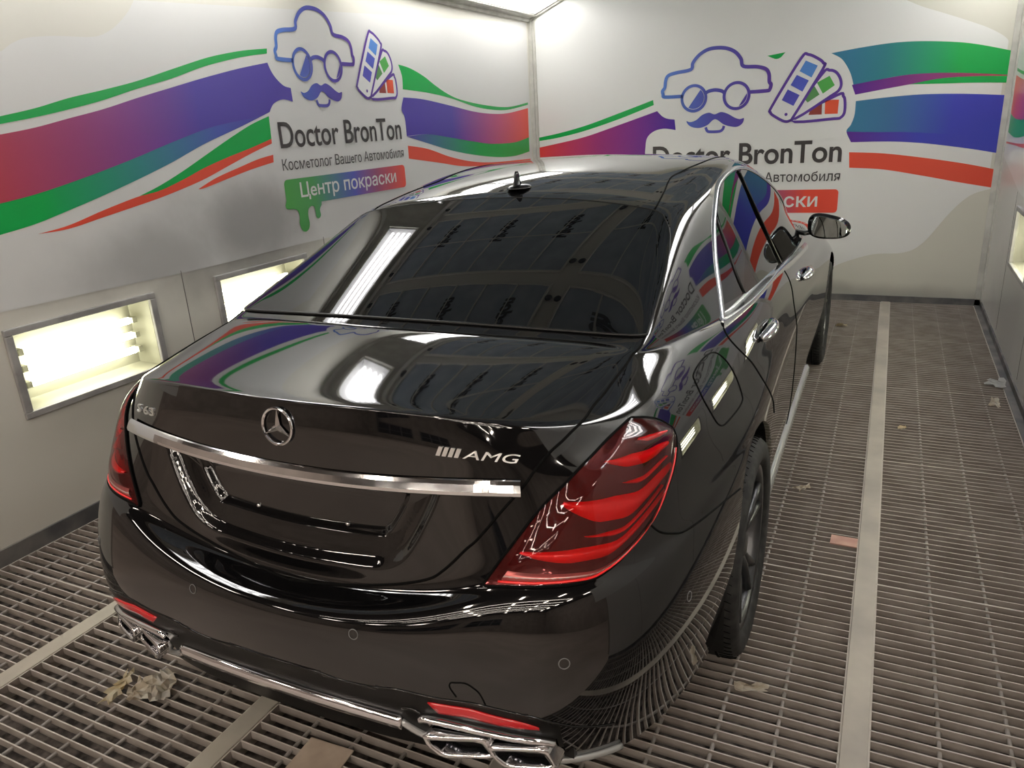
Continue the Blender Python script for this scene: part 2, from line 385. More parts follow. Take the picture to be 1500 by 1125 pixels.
for i in range(5):
    for j in range(5):
        bm = bmesh.new(); x, y = -5.2 + 2.6 * i, -4.6 - 2.7 * j
        box(bm, (-.09, -.42, -.03), (.09, .42, 0)); o = from_bm('hall_lamp', bm, M_HLAMP, loc=(x, y, HZ - .10))
        props(o, 'bright slim ceiling lamp of the workshop hall behind the camera', 'ceiling light', 'workshop hall lamps')
for k, y in enumerate((-6.0, -7.6, -9.2, -10.8, -12.4)):                  # long thin light lines of the hall
    bm = bmesh.new(); box(bm, (-3.6, -.02, -.02), (4.6, .02, 0))
    props(from_bm('light_line', bm, M_HLAMP, loc=(0, y, HZ - .5)), 'long thin light line hung across the workshop hall behind the camera', 'ceiling light', 'workshop light lines')
M_HWIN = mat('hall_window_dark', (.02, .024, .03), .1); M_HFR = mat('hall_window_frame', (.12, .12, .13), .5)
for k, (x0, x1) in enumerate(((-6.2, -3.4), (-2.6, .2))):
    wn = empty('window_%d' % (k + 1), ((x0 + x1) / 2, HY, 2.2)); wn['kind'] = 'structure'; hw = (x1 - x0) / 2
    bm = bmesh.new(); box(bm, (-hw, 0, -.9), (hw, .03, .9)); from_bm('pane', bm, M_HWIN, wn)
    bm = bmesh.new()
    for q in range(4): x = -hw + 2 * hw * q / 3; box(bm, (x - .05, 0, -.95), (x + .05, .08, .95))
    for z in (-.9, 0, .9): box(bm, (-hw - .05, .0, z - .05), (hw + .05, .08, z + .05))
    from_bm('window_frame', bm, M_HFR, wn)
MURAL = {
 'L_green_top': [[(-0.716,1.810), (-0.658,1.822), (-0.506,1.851), (-0.340,1.892), (-0.162,1.927), (0.032,1.969), (0.247,2.027), (0.482,2.089), (0.649,2.122), (0.788,2.143), (0.953,2.160)], [(0.947,2.133), (0.745,2.106), (0.473,2.050), (0.237,1.984), (0.023,1.934), (-0.173,1.883), (-0.352,1.845), (-0.516,1.815), (-0.666,1.792), (-0.724,1.780)]],
 'L_purple': [[(-0.733,1.746), (-0.677,1.752), (-0.527,1.774), (-0.362,1.808), (-0.184,1.844), (0.013,1.893), (0.226,1.942), (0.459,1.995), (0.714,2.047), (0.939,2.085)], [(0.939,2.085), (0.962,2.037), (1.000,1.995), (1.051,1.962), (1.107,1.951)], [(1.110,1.874), (1.024,1.887), (0.942,1.864), (0.897,1.818)], [(0.897,1.818), (0.740,1.787), (0.564,1.766), (0.397,1.739), (0.161,1.682), (-0.055,1.625), (-0.253,1.577), (-0.434,1.537), (-0.600,1.505), (-0.750,1.485), (-0.807,1.481)]],
 'L_greenblue': [[(-0.807,1.481), (-0.750,1.485), (-0.600,1.505), (-0.434,1.537), (-0.253,1.577), (-0.055,1.625), (0.161,1.682), (0.397,1.739), (0.564,1.766), (0.740,1.787), (0.897,1.818)], [(0.897,1.818), (0.642,1.741), (0.380,1.668), (0.137,1.586), (-0.082,1.521), (-0.282,1.467), (-0.465,1.422), (-0.632,1.384), (-0.784,1.362), (-0.842,1.354)]],
 'L_green_low': [[(-0.088,1.445), (0.042,1.483), (0.198,1.540), (0.366,1.609), (0.544,1.682), (0.732,1.753), (0.885,1.796)], [(0.879,1.671), (0.704,1.629), (0.522,1.590), (0.351,1.548), (0.188,1.498), (0.036,1.459), (-0.088,1.445)]],
 'L_red_low': [[(-0.629,1.342), (-0.481,1.359), (-0.299,1.402), (-0.102,1.442), (0.036,1.459), (0.188,1.500), (0.351,1.548), (0.522,1.590), (0.704,1.629), (0.879,1.671)], [(0.877,1.645), (0.696,1.598), (0.511,1.543), (0.337,1.491), (0.177,1.454), (0.027,1.424), (-0.113,1.401), (-0.307,1.371), (-0.485,1.344), (-0.629,1.342)]],
 'L_red_small': [[(0.276,1.442), (0.416,1.490), (0.593,1.531), (0.743,1.564), (0.874,1.582)], [(0.868,1.540), (0.677,1.512), (0.496,1.478), (0.326,1.445), (0.276,1.442)]],
 'L_green_right': [[(2.288,2.125), (2.444,2.104), (2.625,2.054), (2.782,1.992), (2.984,1.926), (3.203,1.883), (3.608,1.842), (4.065,1.823), (4.520,1.862)], [(4.518,1.841), (4.062,1.799), (3.735,1.803), (3.396,1.834), (3.016,1.897), (2.671,1.936), (2.319,1.958)], [(2.319,1.958), (2.324,2.047), (2.288,2.125)]],
 'L_purple_right': [[(2.315,1.902), (2.596,1.888), (3.006,1.840), (3.389,1.791), (3.730,1.768), (4.058,1.769), (4.514,1.810)], [(4.504,1.537), (4.173,1.504), (3.694,1.512), (3.352,1.547), (2.966,1.594), (2.618,1.633), (2.311,1.631)], [(2.311,1.631), (2.309,1.756), (2.276,1.820), (2.315,1.902)]],
 'L_greenblue_right': [[(2.310,1.628), (2.618,1.633), (2.966,1.594), (3.352,1.547), (3.694,1.512), (4.173,1.504), (4.504,1.537)], [(4.505,1.402), (4.157,1.379), (3.769,1.393), (3.336,1.438), (2.950,1.496), (2.606,1.566), (2.310,1.628)]],
 'L_red_right': [[(2.314,1.563), (2.599,1.524), (2.941,1.443), (3.327,1.381), (3.763,1.349), (4.524,1.331)], [(4.522,1.318), (4.000,1.327), (3.534,1.332), (3.120,1.358), (2.753,1.410), (2.312,1.470)]],
 'L_drip': [[(0.910,1.283), (0.921,1.262), (0.980,1.255), (1.012,1.241), (1.021,1.202), (1.013,1.162), (1.028,1.122), (1.056,1.107), (1.091,1.120), (1.105,1.157), (1.101,1.199), (1.112,1.239), (1.142,1.255), (1.168,1.247), (1.174,1.218), (1.176,1.186), (1.195,1.171), (1.221,1.187), (1.220,1.226), (1.241,1.252)], [(1.249,1.294), (0.924,1.312)]],
 'L_beige': [[(-0.648,2.053), (-0.590,2.068), (-0.535,2.101), (-0.461,2.127), (-0.326,2.142), (-0.161,2.149), (-0.074,2.175), (-0.003,2.219), (0.060,2.272), (0.104,2.324), (0.139,2.386)], [(-0.547,2.420)]],
 'B_green_left': [[(-2.013,1.522), (-1.762,1.559), (-1.477,1.618), (-1.135,1.714), (-0.815,1.808)], [(-0.808,1.764), (-1.135,1.662), (-1.478,1.572), (-1.764,1.518), (-2.015,1.490)]],
 'B_purple_left': [[(-2.018,1.425), (-1.766,1.464), (-1.480,1.515), (-1.136,1.608), (-0.776,1.709)], [(-0.776,1.709), (-0.728,1.662), (-0.680,1.638), (-0.611,1.626)], [(-0.600,1.534), (-0.711,1.551), (-0.807,1.531), (-0.872,1.474), (-0.888,1.383), (-0.891,1.328)], [(-0.891,1.328), (-1.138,1.336), (-1.484,1.342), (-1.771,1.338), (-2.022,1.334)]],
 'B_green_right': [[(0.697,2.080), (0.932,2.105), (1.177,2.119), (1.417,2.107), (1.697,2.067), (1.980,1.990)], [(1.981,1.818), (1.747,1.847), (1.514,1.867), (1.275,1.870), (1.030,1.842), (0.887,1.821)], [(0.887,1.821), (0.860,1.906), (0.815,1.987), (0.772,2.037), (0.697,2.080)]],
 'B_purple_thin': [[(0.875,1.822), (1.105,1.852), (1.299,1.871), (1.514,1.867), (1.747,1.847), (1.981,1.818)], [(1.982,1.810), (1.750,1.825), (1.518,1.825), (1.306,1.797), (1.112,1.772), (0.907,1.744)]],
 'B_green_thin': [[(1.306,1.797), (1.518,1.825), (1.750,1.825), (1.982,1.810)], [(1.982,1.762), (1.756,1.778), (1.523,1.787), (1.306,1.797)]],
 'B_blue': [[(0.916,1.693), (1.168,1.709), (1.412,1.714), (1.696,1.700), (1.979,1.672)], [(1.995,1.237), (1.770,1.284), (1.452,1.336), (1.201,1.359), (0.905,1.366)], [(0.905,1.366), (0.863,1.455), (0.893,1.507), (0.915,1.587), (0.916,1.693)]],
 'B_purple_low': [[(0.863,1.452), (1.092,1.439), (1.344,1.427), (1.663,1.392), (1.994,1.332)], [(1.995,1.237), (1.770,1.284), (1.452,1.336), (1.201,1.359), (0.905,1.366)]],
 'B_red': [[(0.898,1.284), (1.159,1.266), (1.465,1.221), (1.760,1.167), (1.981,1.116)], [(1.984,0.972), (1.730,1.022), (1.480,1.076), (1.172,1.135), (0.909,1.156)]],
 'B_beige_low': [[(1.973,0.964), (1.838,0.913), (1.710,0.778), (1.539,0.525), (1.395,0.436), (1.159,0.417), (0.920,0.336), (0.814,0.273)], [(0.837,-0.037), (2.009,0.021)]],
 'B_beige_top': [[(1.219,2.421), (1.343,2.360), (1.488,2.302), (1.655,2.233), (1.820,2.158), (1.940,2.076), (1.980,1.990)], [(2.001,2.105), (1.993,2.471), (1.084,2.580)]],
 'B_green_chip': [[(0.186,2.103), (0.333,2.119)], [(0.298,2.081), (0.256,2.072), (0.186,2.103)]],
}
EMBLEM = {
 'hat': [(-0.539,1.823), (-0.704,1.827), (-0.720,1.850), (-0.726,1.880), (-0.705,1.908), (-0.698,1.965), (-0.675,2.007), (-0.605,2.026), (-0.470,2.044), (-0.452,2.097), (-0.401,2.155), (-0.327,2.195), (-0.246,2.204), (-0.158,2.192), (-0.084,2.156), (-0.034,2.097), (-0.011,2.036), (0.108,2.022), (0.180,1.998), (0.208,1.955), (0.214,1.893), (0.229,1.872), (0.220,1.831), (0.196,1.822), (0.056,1.821)],
 'c1': [(-0.437,1.799)],
 'c1r': [(-0.324,1.796)],
 'c2': [(-0.060,1.798)],
 'c2r': [(0.050,1.796)],
 'bridge': [(-0.328,1.839), (-0.302,1.852), (-0.250,1.858), (-0.197,1.848), (-0.170,1.833)],
 'mustache': [(-0.501,1.607), (-0.465,1.596), (-0.411,1.612), (-0.358,1.653), (-0.297,1.669), (-0.247,1.652), (-0.191,1.669), (-0.131,1.651), (-0.070,1.616), (-0.025,1.600), (0.012,1.606), (-0.001,1.562), (-0.045,1.536), (-0.104,1.542), (-0.165,1.563), (-0.242,1.611), (-0.309,1.563), (-0.378,1.542), (-0.440,1.550), (-0.480,1.572)],
 'mouth': [(-0.324,1.545), (-0.308,1.512), (-0.277,1.504), (-0.201,1.504), (-0.171,1.520), (-0.160,1.549)],
 'sw1': [(0.518,2.085), (0.601,2.045), (0.641,2.009), (0.640,1.963), (0.433,1.603), (0.401,1.566), (0.352,1.563), (0.264,1.613), (0.237,1.642), (0.246,1.691), (0.460,2.057)],
 'sw1a': [(0.501,2.040), (0.598,1.993), (0.555,1.903), (0.456,1.960)],
 'sw1b': [(0.436,1.932), (0.535,1.881), (0.490,1.795), (0.390,1.854)],
 'sw1c': [(0.369,1.821), (0.469,1.769), (0.424,1.684), (0.325,1.737)],
 'sw2': [(0.636,1.923), (0.694,1.949), (0.748,1.928), (0.786,1.866), (0.785,1.800), (0.716,1.744), (0.414,1.577)],
 'sw2a': [(0.601,1.859), (0.697,1.906), (0.743,1.829), (0.654,1.768)],
 'sw2b': [(0.583,1.834), (0.628,1.763), (0.537,1.705), (0.515,1.730)],
 'sw3': [(0.769,1.750), (0.816,1.738), (0.832,1.697), (0.835,1.609), (0.809,1.570), (0.757,1.563), (0.415,1.565)],
 'sw3a': [(0.676,1.716), (0.785,1.713), (0.783,1.601), (0.680,1.604)],
 'sw3b': [(0.653,1.701), (0.657,1.602), (0.551,1.604), (0.562,1.638)],
 'sw3c': [(0.510,1.703), (0.520,1.692), (0.523,1.608), (0.454,1.607), (0.472,1.657)],
 'dot': [(0.367,1.618)],
}
# ------------------------------------------------------------------ wall graphics
def grad_mat(name, stops, axis, lo, hi, rough=.30):
    m = mat(name, stops[0][1], rough); nt = m.node_tree; b = nt.nodes['Principled BSDF']
    tc = nt.nodes.new('ShaderNodeTexCoord'); sp = nt.nodes.new('ShaderNodeSeparateXYZ'); mr = nt.nodes.new('ShaderNodeMapRange')
    mr.inputs['From Min'].default_value = lo; mr.inputs['From Max'].default_value = hi
    r = nt.nodes.new('ShaderNodeValToRGB'); e = r.color_ramp.elements
    while len(e) < len(stops): e.new(.5)
    for k, (p, c) in enumerate(stops): e[k].position = p; e[k].color = (*c, 1)
    nt.links.new(tc.outputs['Object'], sp.inputs[0]); nt.links.new(sp.outputs[axis], mr.inputs['Value']); nt.links.new(mr.outputs[0], r.inputs[0]); nt.links.new(r.outputs[0], b.inputs['Base Color'])
    return m
G_, P_, R_, B_, T_ = srgb(10, 172, 78), srgb(82, 66, 168), srgb(232, 84, 62), srgb(66, 72, 186), srgb(60, 128, 160)
RD, PV = srgb(186, 66, 78), srgb(98, 46, 150)

class Wall:
    def __init__(s, org, ux, nrm): s.o, s.u, s.n = Vector(org), Vector(ux), Vector(nrm)
    def p(s, a, z, d): return s.o + s.u * a + Vector((0, 0, z)) + s.n * d
    def mat4(s, a, z, d, flip=1):
        c = s.p(a, z, d); x, y, n = s.u * flip, Vector((0, 0, 1)), s.n
        return Matrix(((x.x, y.x, n.x, c.x), (x.y, y.y, n.y, c.y), (x.z, y.z, n.z, c.z), (0, 0, 0, 1)))
W_L = Wall((XL, 0, 0), (0, 1, 0), (1, 0, 0)); W_B = Wall((0, YB, 0), (1, 0, 0), (0, -1, 0)); W_R = Wall((XR, 0, 0), (0, 1, 0), (-1, 0, 0))

def segs_to_poly(segs, n=7):
    out = []
    for s in segs:
        q = catmull(s, n) if len(s) > 2 else np.array(s)
        for p in q:
            if not out or math.hypot(out[-1][0] - p[0], out[-1][1] - p[1]) > 1e-4: out.append(tuple(p))
    if math.hypot(out[0][0] - out[-1][0], out[0][1] - out[-1][1]) < 1e-4: out.pop()
    return out

def area(wall, name, poly, d, m, parent, th=.0008):
    """a thin sheet of film on the wall, d in front of it"""
    bm = bmesh.new(); vs_ = [bm.verts.new(wall.p(a, z, d)) for a, z in poly]
    f = bm.faces.new(vs_); f.normal_update(); bmesh.ops.triangulate(bm, faces=[f], ngon_method='EAR_CLIP')
    if sum((f.normal.dot(wall.n)) for f in bm.faces) < 0: bmesh.ops.reverse_faces(bm, faces=bm.faces)
    bm.normal_update()
    if bm.faces and sum(f.normal.dot(wall.n) for f in bm.faces) < 0: bmesh.ops.reverse_faces(bm, faces=bm.faces)
    return from_bm(name, bm, m, parent, recalc=False)

def stroke(wall, name, pts, w_, d, m, parent, closed=False, n=5, smooth=True):
    P = catmull(pts, n, closed) if smooth else np.array(pts, float)
    bm = bmesh.new(); N_ = len(P); L, R2 = [], []
    for i in range(N_):
        a = P[(i - 1) % N_] if closed or i else P[i]; b = P[(i + 1) % N_] if closed or i < N_ - 1 else P[i]
        t = (b - a) / (np.linalg.norm(b - a) + 1e-9); q = np.array([-t[1], t[0]]) * w_ / 2
        L.append(bm.verts.new(wall.p(*(P[i] + q), d))); R2.append(bm.verts.new(wall.p(*(P[i] - q), d)))
    for i in range(N_ if closed else N_ - 1):
        j = (i + 1) % N_; bm.faces.new((L[i], R2[i], R2[j], L[j]))
    for f in bm.faces: f.normal_update()
    if sum(f.normal.dot(wall.n) for f in bm.faces) < 0: bmesh.ops.reverse_faces(bm, faces=bm.faces)
    return from_bm(name, bm, m, parent, recalc=False)

M_INKT = mat('mural_lettering_dark', srgb(66, 62, 62), .35); M_WHT = mat('mural_lettering_white', (.76, .76, .75), .35)
EMB = [grad_mat('emblem_ink_%d' % k, [(0, srgb(84, 128, 208)), (.5, srgb(84, 80, 176)), (1, srgb(96, 62, 158))], ax, lo, hi) for k, (ax, lo, hi) in enumerate(((1, 1.0, 1.8), (0, -.73, .24), (1, 1.0, 1.8)))]
FLATC = {k: mat('mural_' + k, c, .3) for k, c in dict(sky=srgb(88, 140, 214), blue=srgb(84, 96, 196), violet=srgb(84, 82, 186), green=srgb(86, 176, 84), moss=srgb(92, 150, 90), orange=srgb(234, 92, 62), brick=srgb(150, 66, 58), plum=srgb(96, 70, 110)).items()}

def logo(wall, par, fx_, ink, kx, flip=False):
    """emblem and lettering; fx_ maps emblem coordinates to wall coordinates"""
    mp = lambda k: [fx_(*q) for q in EMBLEM[k]]
    D = .0045; wd = .030 * kx
    em = 'emblem'
    stroke(wall, 'hat_outline', mp('hat'), wd, D, ink, par)
    for c in ('c1', 'c2'):
        cx, cz = EMBLEM[c][0]; r = .108
        stroke(wall, 'spectacle_ring', [fx_(cx + math.cos(t) * r, cz + math.sin(t) * r) for t in np.linspace(0, 2 * math.pi, 32, endpoint=False)], wd * .85, D, ink, par, True, 2)
        if c == 'c1':
            P = [fx_(cx + math.cos(t) * r * .84, cz + math.sin(t) * r * .84) for t in np.linspace(math.radians(-122), math.radians(50), 20)]
        else:
            P = [fx_(cx + math.cos(t) * r * .84, cz + math.sin(t) * r * .84) for t in np.linspace(math.radians(-75), math.radians(10), 14)]
        area(wall, 'spectacle_glint', P, D, ink, par)
    stroke(wall, 'spectacle_bridge', mp('bridge'), wd, D, ink, par)
    area(wall, 'moustache', [tuple(q) for q in catmull(mp('mustache'), 4, True)], D, ink, par)
    stroke(wall, 'mouth', mp('mouth'), wd * .8, D, ink, par)
    for k, nm, dd in (('sw3', 'swatch_card', D), ('sw2', 'swatch_card', D + .0006), ('sw1', 'swatch_card', D + .0012)):
        area(wall, nm, [tuple(q) for q in catmull(mp(k), 3, True)], dd, M_VINYL, par)
        stroke(wall, 'swatch_outline', mp(k), wd * .75, dd + .0003, ink, par, True)
    for k, c, dd in (('sw1a', 'sky', 16), ('sw1b', 'blue', 16), ('sw1c', 'violet', 16), ('sw2a', 'green', 9), ('sw2b', 'moss', 9), ('sw3a', 'orange', 3), ('sw3b', 'brick', 3), ('sw3c', 'plum', 3)):
        area(wall, 'colour_chip', mp(k), D + dd * .0001, FLATC[c], par)
    cx, cz = EMBLEM['dot'][0]; area(wall, 'swatch_rivet', [fx_(cx + math.cos(t) * .013, cz + math.sin(t) * .013) for t in np.linspace(0, 6.28, 16, endpoint=False)], D + .0017, ink, par)

def glyph(ch, off):
    """flat outline of one character, 1 unit em"""
    cu = bpy.data.curves.new('g', 'FONT'); cu.body = ch; cu.size = 1; cu.offset = off; cu.align_x = 'LEFT'; cu.align_y = 'BOTTOM_BASELINE'; cu.resolution_u = 5
    t = bpy.data.objects.new('g', cu); C.objects.link(t); me = bpy.data.meshes.new_from_object(t.evaluated_get(bpy.context.evaluated_depsgraph_get())); bpy.data.objects.remove(t)
    V = np.array([v.co[:2] for v in me.vertices]).reshape(-1, 2); F = [tuple(p.vertices) for p in me.polygons]; bpy.data.meshes.remove(me)
    return V, F
_GW = {}
def right_of(txt):
    if txt not in _GW: _GW[txt] = glyph(txt, 0)[0][:, 0].max()
    return _GW[txt]
def char_mesh(ch, off):
    ch = {'е': 'e'}.get(ch, ch)
    if ch in 'ни':                                                        # drawn from strokes
        V, _ = glyph('п', 0); x0, x1, h = V[:, 0].min() - off, V[:, 0].max() + off, V[:, 1].max(); t = .082 + 2 * off
        if ch == 'н': R = [((x0, 0), (x0 + t, 0), (x0 + t, h), (x0, h)), ((x1 - t, 0), (x1, 0), (x1, h), (x1 - t, h)), ((x0 + t, h * .44), (x1 - t, h * .44), (x1 - t, h * .44 + t * .9), (x0 + t, h * .44 + t * .9))]
        else: R = [((x0, 0), (x0 + t, 0), (x0 + t, h), (x0, h)), ((x1 - t, 0), (x1, 0), (x1, h), (x1 - t, h)), ((x0 + t, 0), (x0 + t, t * 1.35), (x1 - t, h), (x1 - t, h - t * 1.35))]
        V = np.array([p for r in R for p in r]); return V, [tuple(range(4 * k, 4 * k + 4)) for k in range(3)]
    return glyph(ch, off)
def line_text(wall, name, body, a0, a1, z, cap, m, par, bold=.0, d=.005, flip=1):
    """a line of lettering fitted between a0 and a1 with capital height cap"""
    Vs, Fs, n, wd = [], [], 0, [0]; off = bold
    for k, ch in enumerate(body):
        if ch == ' ': wd.append(len(Fs)); continue
        V, F = char_mesh(ch, off); V = V + [right_of(body[:k].replace('е', 'e') + 'I') - right_of('I'), 0]
        Vs.append(V); Fs += [tuple(i + n for i in f) for f in F]; n += len(V)
    V = np.concatenate(Vs); x0, x1 = V[:, 0].min(), V[:, 0].max(); sc = cap / .73; sx = abs(a1 - a0) / (x1 - x0)
    wd.append(len(Fs))
    for i, j in zip(wd, wd[1:]):                                          # every word is a piece of its own
        fs = Fs[i:j]; lo = min(min(f) for f in fs); hi = max(max(f) for f in fs)
        me = bpy.data.meshes.new(name); me.from_pydata([((x - x0) * sx, y * sc, 0) for x, y in V[lo:hi + 1]], [], [tuple(q - lo for q in f) for f in fs])
        me.transform(wall.mat4(a0 if flip > 0 else a1, z, d, flip)); me.update(); link(name, me, m, par)

def banner(wall, par, a0, a1, z0, z1, name='banner', flip=1, d=.0045):
    r = .03; P = []
    for cx, cz, t0 in ((a1 - r, z1 - r, 0), (a0 + r, z1 - r, 90), (a0 + r, z0 + r, 180), (a1 - r, z0 + r, 270)):
        for t in range(0, 91, 18): P.append((cx + r * math.cos(math.radians(t0 + t)), cz + r * math.sin(math.radians(t0 + t))))
    return area(wall, name, P, d, None, par)

# ---- left wall
mu = props(empty('wall_mural', (0, 0, 0)), 'white vinyl mural with coloured waves and moustache emblem on the left wall', 'mural')
MV_L = wall_mat('left_vinyl', (.715, .713, .70), [((XL, .62, 1.22), (1, .62, .30), .62), ((XL, -.1, 1.12), (1, .7, .22), .45), ((XL, 1.75, 1.15), (1, .7, .18), .2)])
MV_B = wall_mat('back_vinyl', (.78, .78, .755), []); MV_R = wall_mat('right_vinyl', (.74, .74, .72), [((XR, 1.0, 1.1), (1, 1.2, .2), .3)])
def sheet(wall, par, top, bottom, m):
    area(wall, 'vinyl_sheet', top + bottom[::-1], .0012, m, par)
lo_ = [tuple(q) for q in catmull([(-2.2, 1.06), (-1.6, 1.06), (-.6, 1.05), (.2, 1.035), (1.0, 1.04), (1.8, 1.03), (2.7, 1.03), (3.4, 1.05), (4.1, 1.15), (4.56, 1.22)], 6)]
_be = MURAL['L_beige'][0]
hi_ = [(-2.2, 2.18)] + [tuple(q) for q in catmull([(a, z) for a, z in _be[:-1]], 5)] + [(4.56, ZW - .03)]
hi_ = [q for q in hi_ if q[1] <= ZW - .03]; hi_ = [hi_[0]] + sorted(hi_[1:], key=lambda q: q[0])
sheet(W_L, mu, hi_, lo_, MV_L)
def wave(wall, key, m, par, d, nm='wave_stripe', tr=None):
    poly = segs_to_poly(MURAL[key])
    if tr: poly = [tr(*q) for q in poly]
    return area(wall, nm, poly, d, m, par)
GL = {}
def lm(tag, stops, axis=1, lo=-1.2, hi=.9): 
    if tag not in GL: GL[tag] = grad_mat('wave_' + tag, stops, axis, lo, hi)
    return GL[tag]
m_gs = mat('wave_green', G_, .3); m_rs = mat('wave_red', R_, .3)
m_pl = lm('red_violet', [(0, RD), (.2, RD), (.75, P_), (1, P_)]); m_gb = lm('green_blue', [(0, G_), (.3, G_), (.8, srgb(76, 92, 178)), (1, P_)])
m_pr = lm('violet_red', [(0, P_), (.35, P_), (1, srgb(240, 80, 56))], 1, 2.2, 4.5); m_br = lm('blue_green', [(0, P_), (.55, G_), (1, G_)], 1, 2.3, 4.4)
LEFT = (('L_green_top', m_gs, .002), ('L_greenblue', m_gb, .002), ('L_purple', m_pl, .0025), ('L_green_low', m_gs, .0025), ('L_red_low', m_rs, .002), ('L_red_small', m_rs, .002), ('L_green_right', m_gs, .002), ('L_greenblue_right', m_br, .002), ('L_purple_right', m_pr, .0025), ('L_red_right', m_rs, .002))
for k, m, d in LEFT: wave(W_L, k, m, mu, d)
LF = lambda x, z: (.945 + (x + .814) * .783, 1.617 + (z - 1.212) * .80)
logo(W_L, mu, LF, EMB[0], .783)
line_text(W_L, 'lettering', 'Doctor BronTon', .945, 2.24, 1.616, .153, M_INKT, mu, .012)
line_text(W_L, 'lettering', 'Косметолог Вашего Автомобиля', .935, 2.243, 1.486, .066, M_INKT, mu, .002)
m_ban = lm('banner', [(0, srgb(84, 168, 84)), (.2, srgb(84, 160, 96)), (.52, srgb(92, 96, 190)), (.72, srgb(160, 84, 120)), (1, srgb(238, 84, 64))], 1, .93, 2.24)
o = banner(W_L, mu, .925, 2.237, 1.272, 1.432); o.data.materials.append(m_ban)
wave(W_L, 'L_drip', m_ban, mu, .0052, 'paint_drip')
line_text(W_L, 'lettering', 'Центр покраски', 1.06, 2.112, 1.318, .088, M_WHT, mu, .012, .0062)
# ---- right wall (the same print, reading the other way)
mr_ = props(empty('wall_mural', (0, 0, 0)), 'white vinyl mural with coloured waves and moustache emblem on the right wall', 'mural')
sheet(W_R, mr_, hi_, lo_, MV_R)
for k, m, d in LEFT: wave(W_R, k, m, mr_, d)
RF = lambda x, z: (2.24 - (x + .814) * .783, 1.617 + (z - 1.212) * .80)
logo(W_R, mr_, RF, EMB[2], .783)
line_text(W_R, 'lettering', 'Doctor BronTon', .945, 2.24, 1.616, .153, M_INKT, mr_, .012, flip=-1)
line_text(W_R, 'lettering', 'Косметолог Вашего Автомобиля', .935, 2.243, 1.486, .066, M_INKT, mr_, .002, flip=-1)
m_ban2 = lm('banner_right', [(0, srgb(238, 84, 64)), (.3, srgb(160, 84, 120)), (.5, srgb(92, 96, 190)), (.8, srgb(84, 160, 96)), (1, srgb(84, 168, 84))], 1, .93, 2.24)
o = banner(W_R, mr_, .925, 2.237, 1.272, 1.432); o.data.materials.append(m_ban2)
wave(W_R, 'L_drip', m_ban2, mr_, .0052, 'paint_drip', lambda a, z: (3.17 - a, z))
line_text(W_R, 'lettering', 'Центр покраски', 1.06, 2.112, 1.318, .088, M_WHT, mr_, .012, .0062, flip=-1)
# ---- back wall
mb = props(empty('wall_mural', (0, 0, 0)), 'white vinyl mural with green, blue and red waves and moustache emblem on the back wall', 'mural')
_t = [tuple(q) for q in catmull(MURAL['B_beige_top'][0], 5)]; _b = [tuple(q) for q in catmull(MURAL['B_beige_low'][0], 5)]
poly = [(-1.98, 2.70), (-1.7, 2.80)] + [(min(q[0], 1.95), min(q[1], 2.80)) for q in _t] + [(min(q[0], 1.95), q[1]) for q in MURAL['B_red'][0][-1:]] + _b + [(.2, .35), (-1.0, .30), (-1.98, .4)]
pp = []
for q in poly:
    if not pp or math.hypot(q[0] - pp[-1][0], q[1] - pp[-1][1]) > 2e-3: pp.append(q)
area(W_B, 'vinyl_sheet', pp, .0012, MV_B, mb)
lb = lambda tag, st, lo, hi: lm(tag, st, 0, lo, hi)
m1 = lb('teal_green', [(0, T_), (.25, srgb(50, 130, 140)), (.75, G_), (1, G_)], .85, 1.9); m2 = lb('teal_blue', [(0, T_), (.3, srgb(64, 116, 160)), (.75, B_), (1, B_)], .85, 1.9)
m3 = lb('red_violet_back', [(0, srgb(226, 66, 62)), (.45, srgb(160, 50, 120)), (1, srgb(72, 40, 160))], -1.98, -.6); m4 = lb('violet_crimson', [(0, PV), (.5, srgb(140, 56, 130)), (1, srgb(170, 62, 84))], .9, 1.9)
m5 = lb('violet_blue_low', [(0, PV), (.6, B_), (1, B_)], .85, 1.8)
for k, m, d in (('B_green_left', m_gs, .002), ('B_purple_left', m3, .002), ('B_green_right', m1, .002), ('B_purple_thin', m4, .0024), ('B_green_thin', m_gs, .0028), ('B_blue', m2, .002), ('B_purple_low', m5, .0024), ('B_red', m_rs, .002), ('B_green_chip', m_gs, .0024)): wave(W_B, k, m, mb, d)
logo(W_B, mb, lambda x, z: (x, z), EMB[1], 1.)
line_text(W_B, 'lettering', 'Doctor BronTon', -.814, .841, 1.212, .19, M_INKT, mb, .018)
line_text(W_B, 'lettering', 'Косметолог Вашего Автомобиля', -.83, .843, 1.05, .084, M_INKT, mb, .006)
m_ban3 = lb('banner_back', [(0, srgb(84, 168, 84)), (.2, srgb(84, 160, 96)), (.52, srgb(92, 96, 190)), (.70, srgb(170, 84, 110)), (.84, srgb(238, 84, 64)), (1, srgb(238, 84, 64))], -.83, .84)
o = banner(W_B, mb, -.83, .84, .777, .978); o.data.materials.append(m_ban3)
line_text(W_B, 'lettering', 'Центр покраски', -.66, .673, .83, .12, M_WHT, mb, .014, .0062)
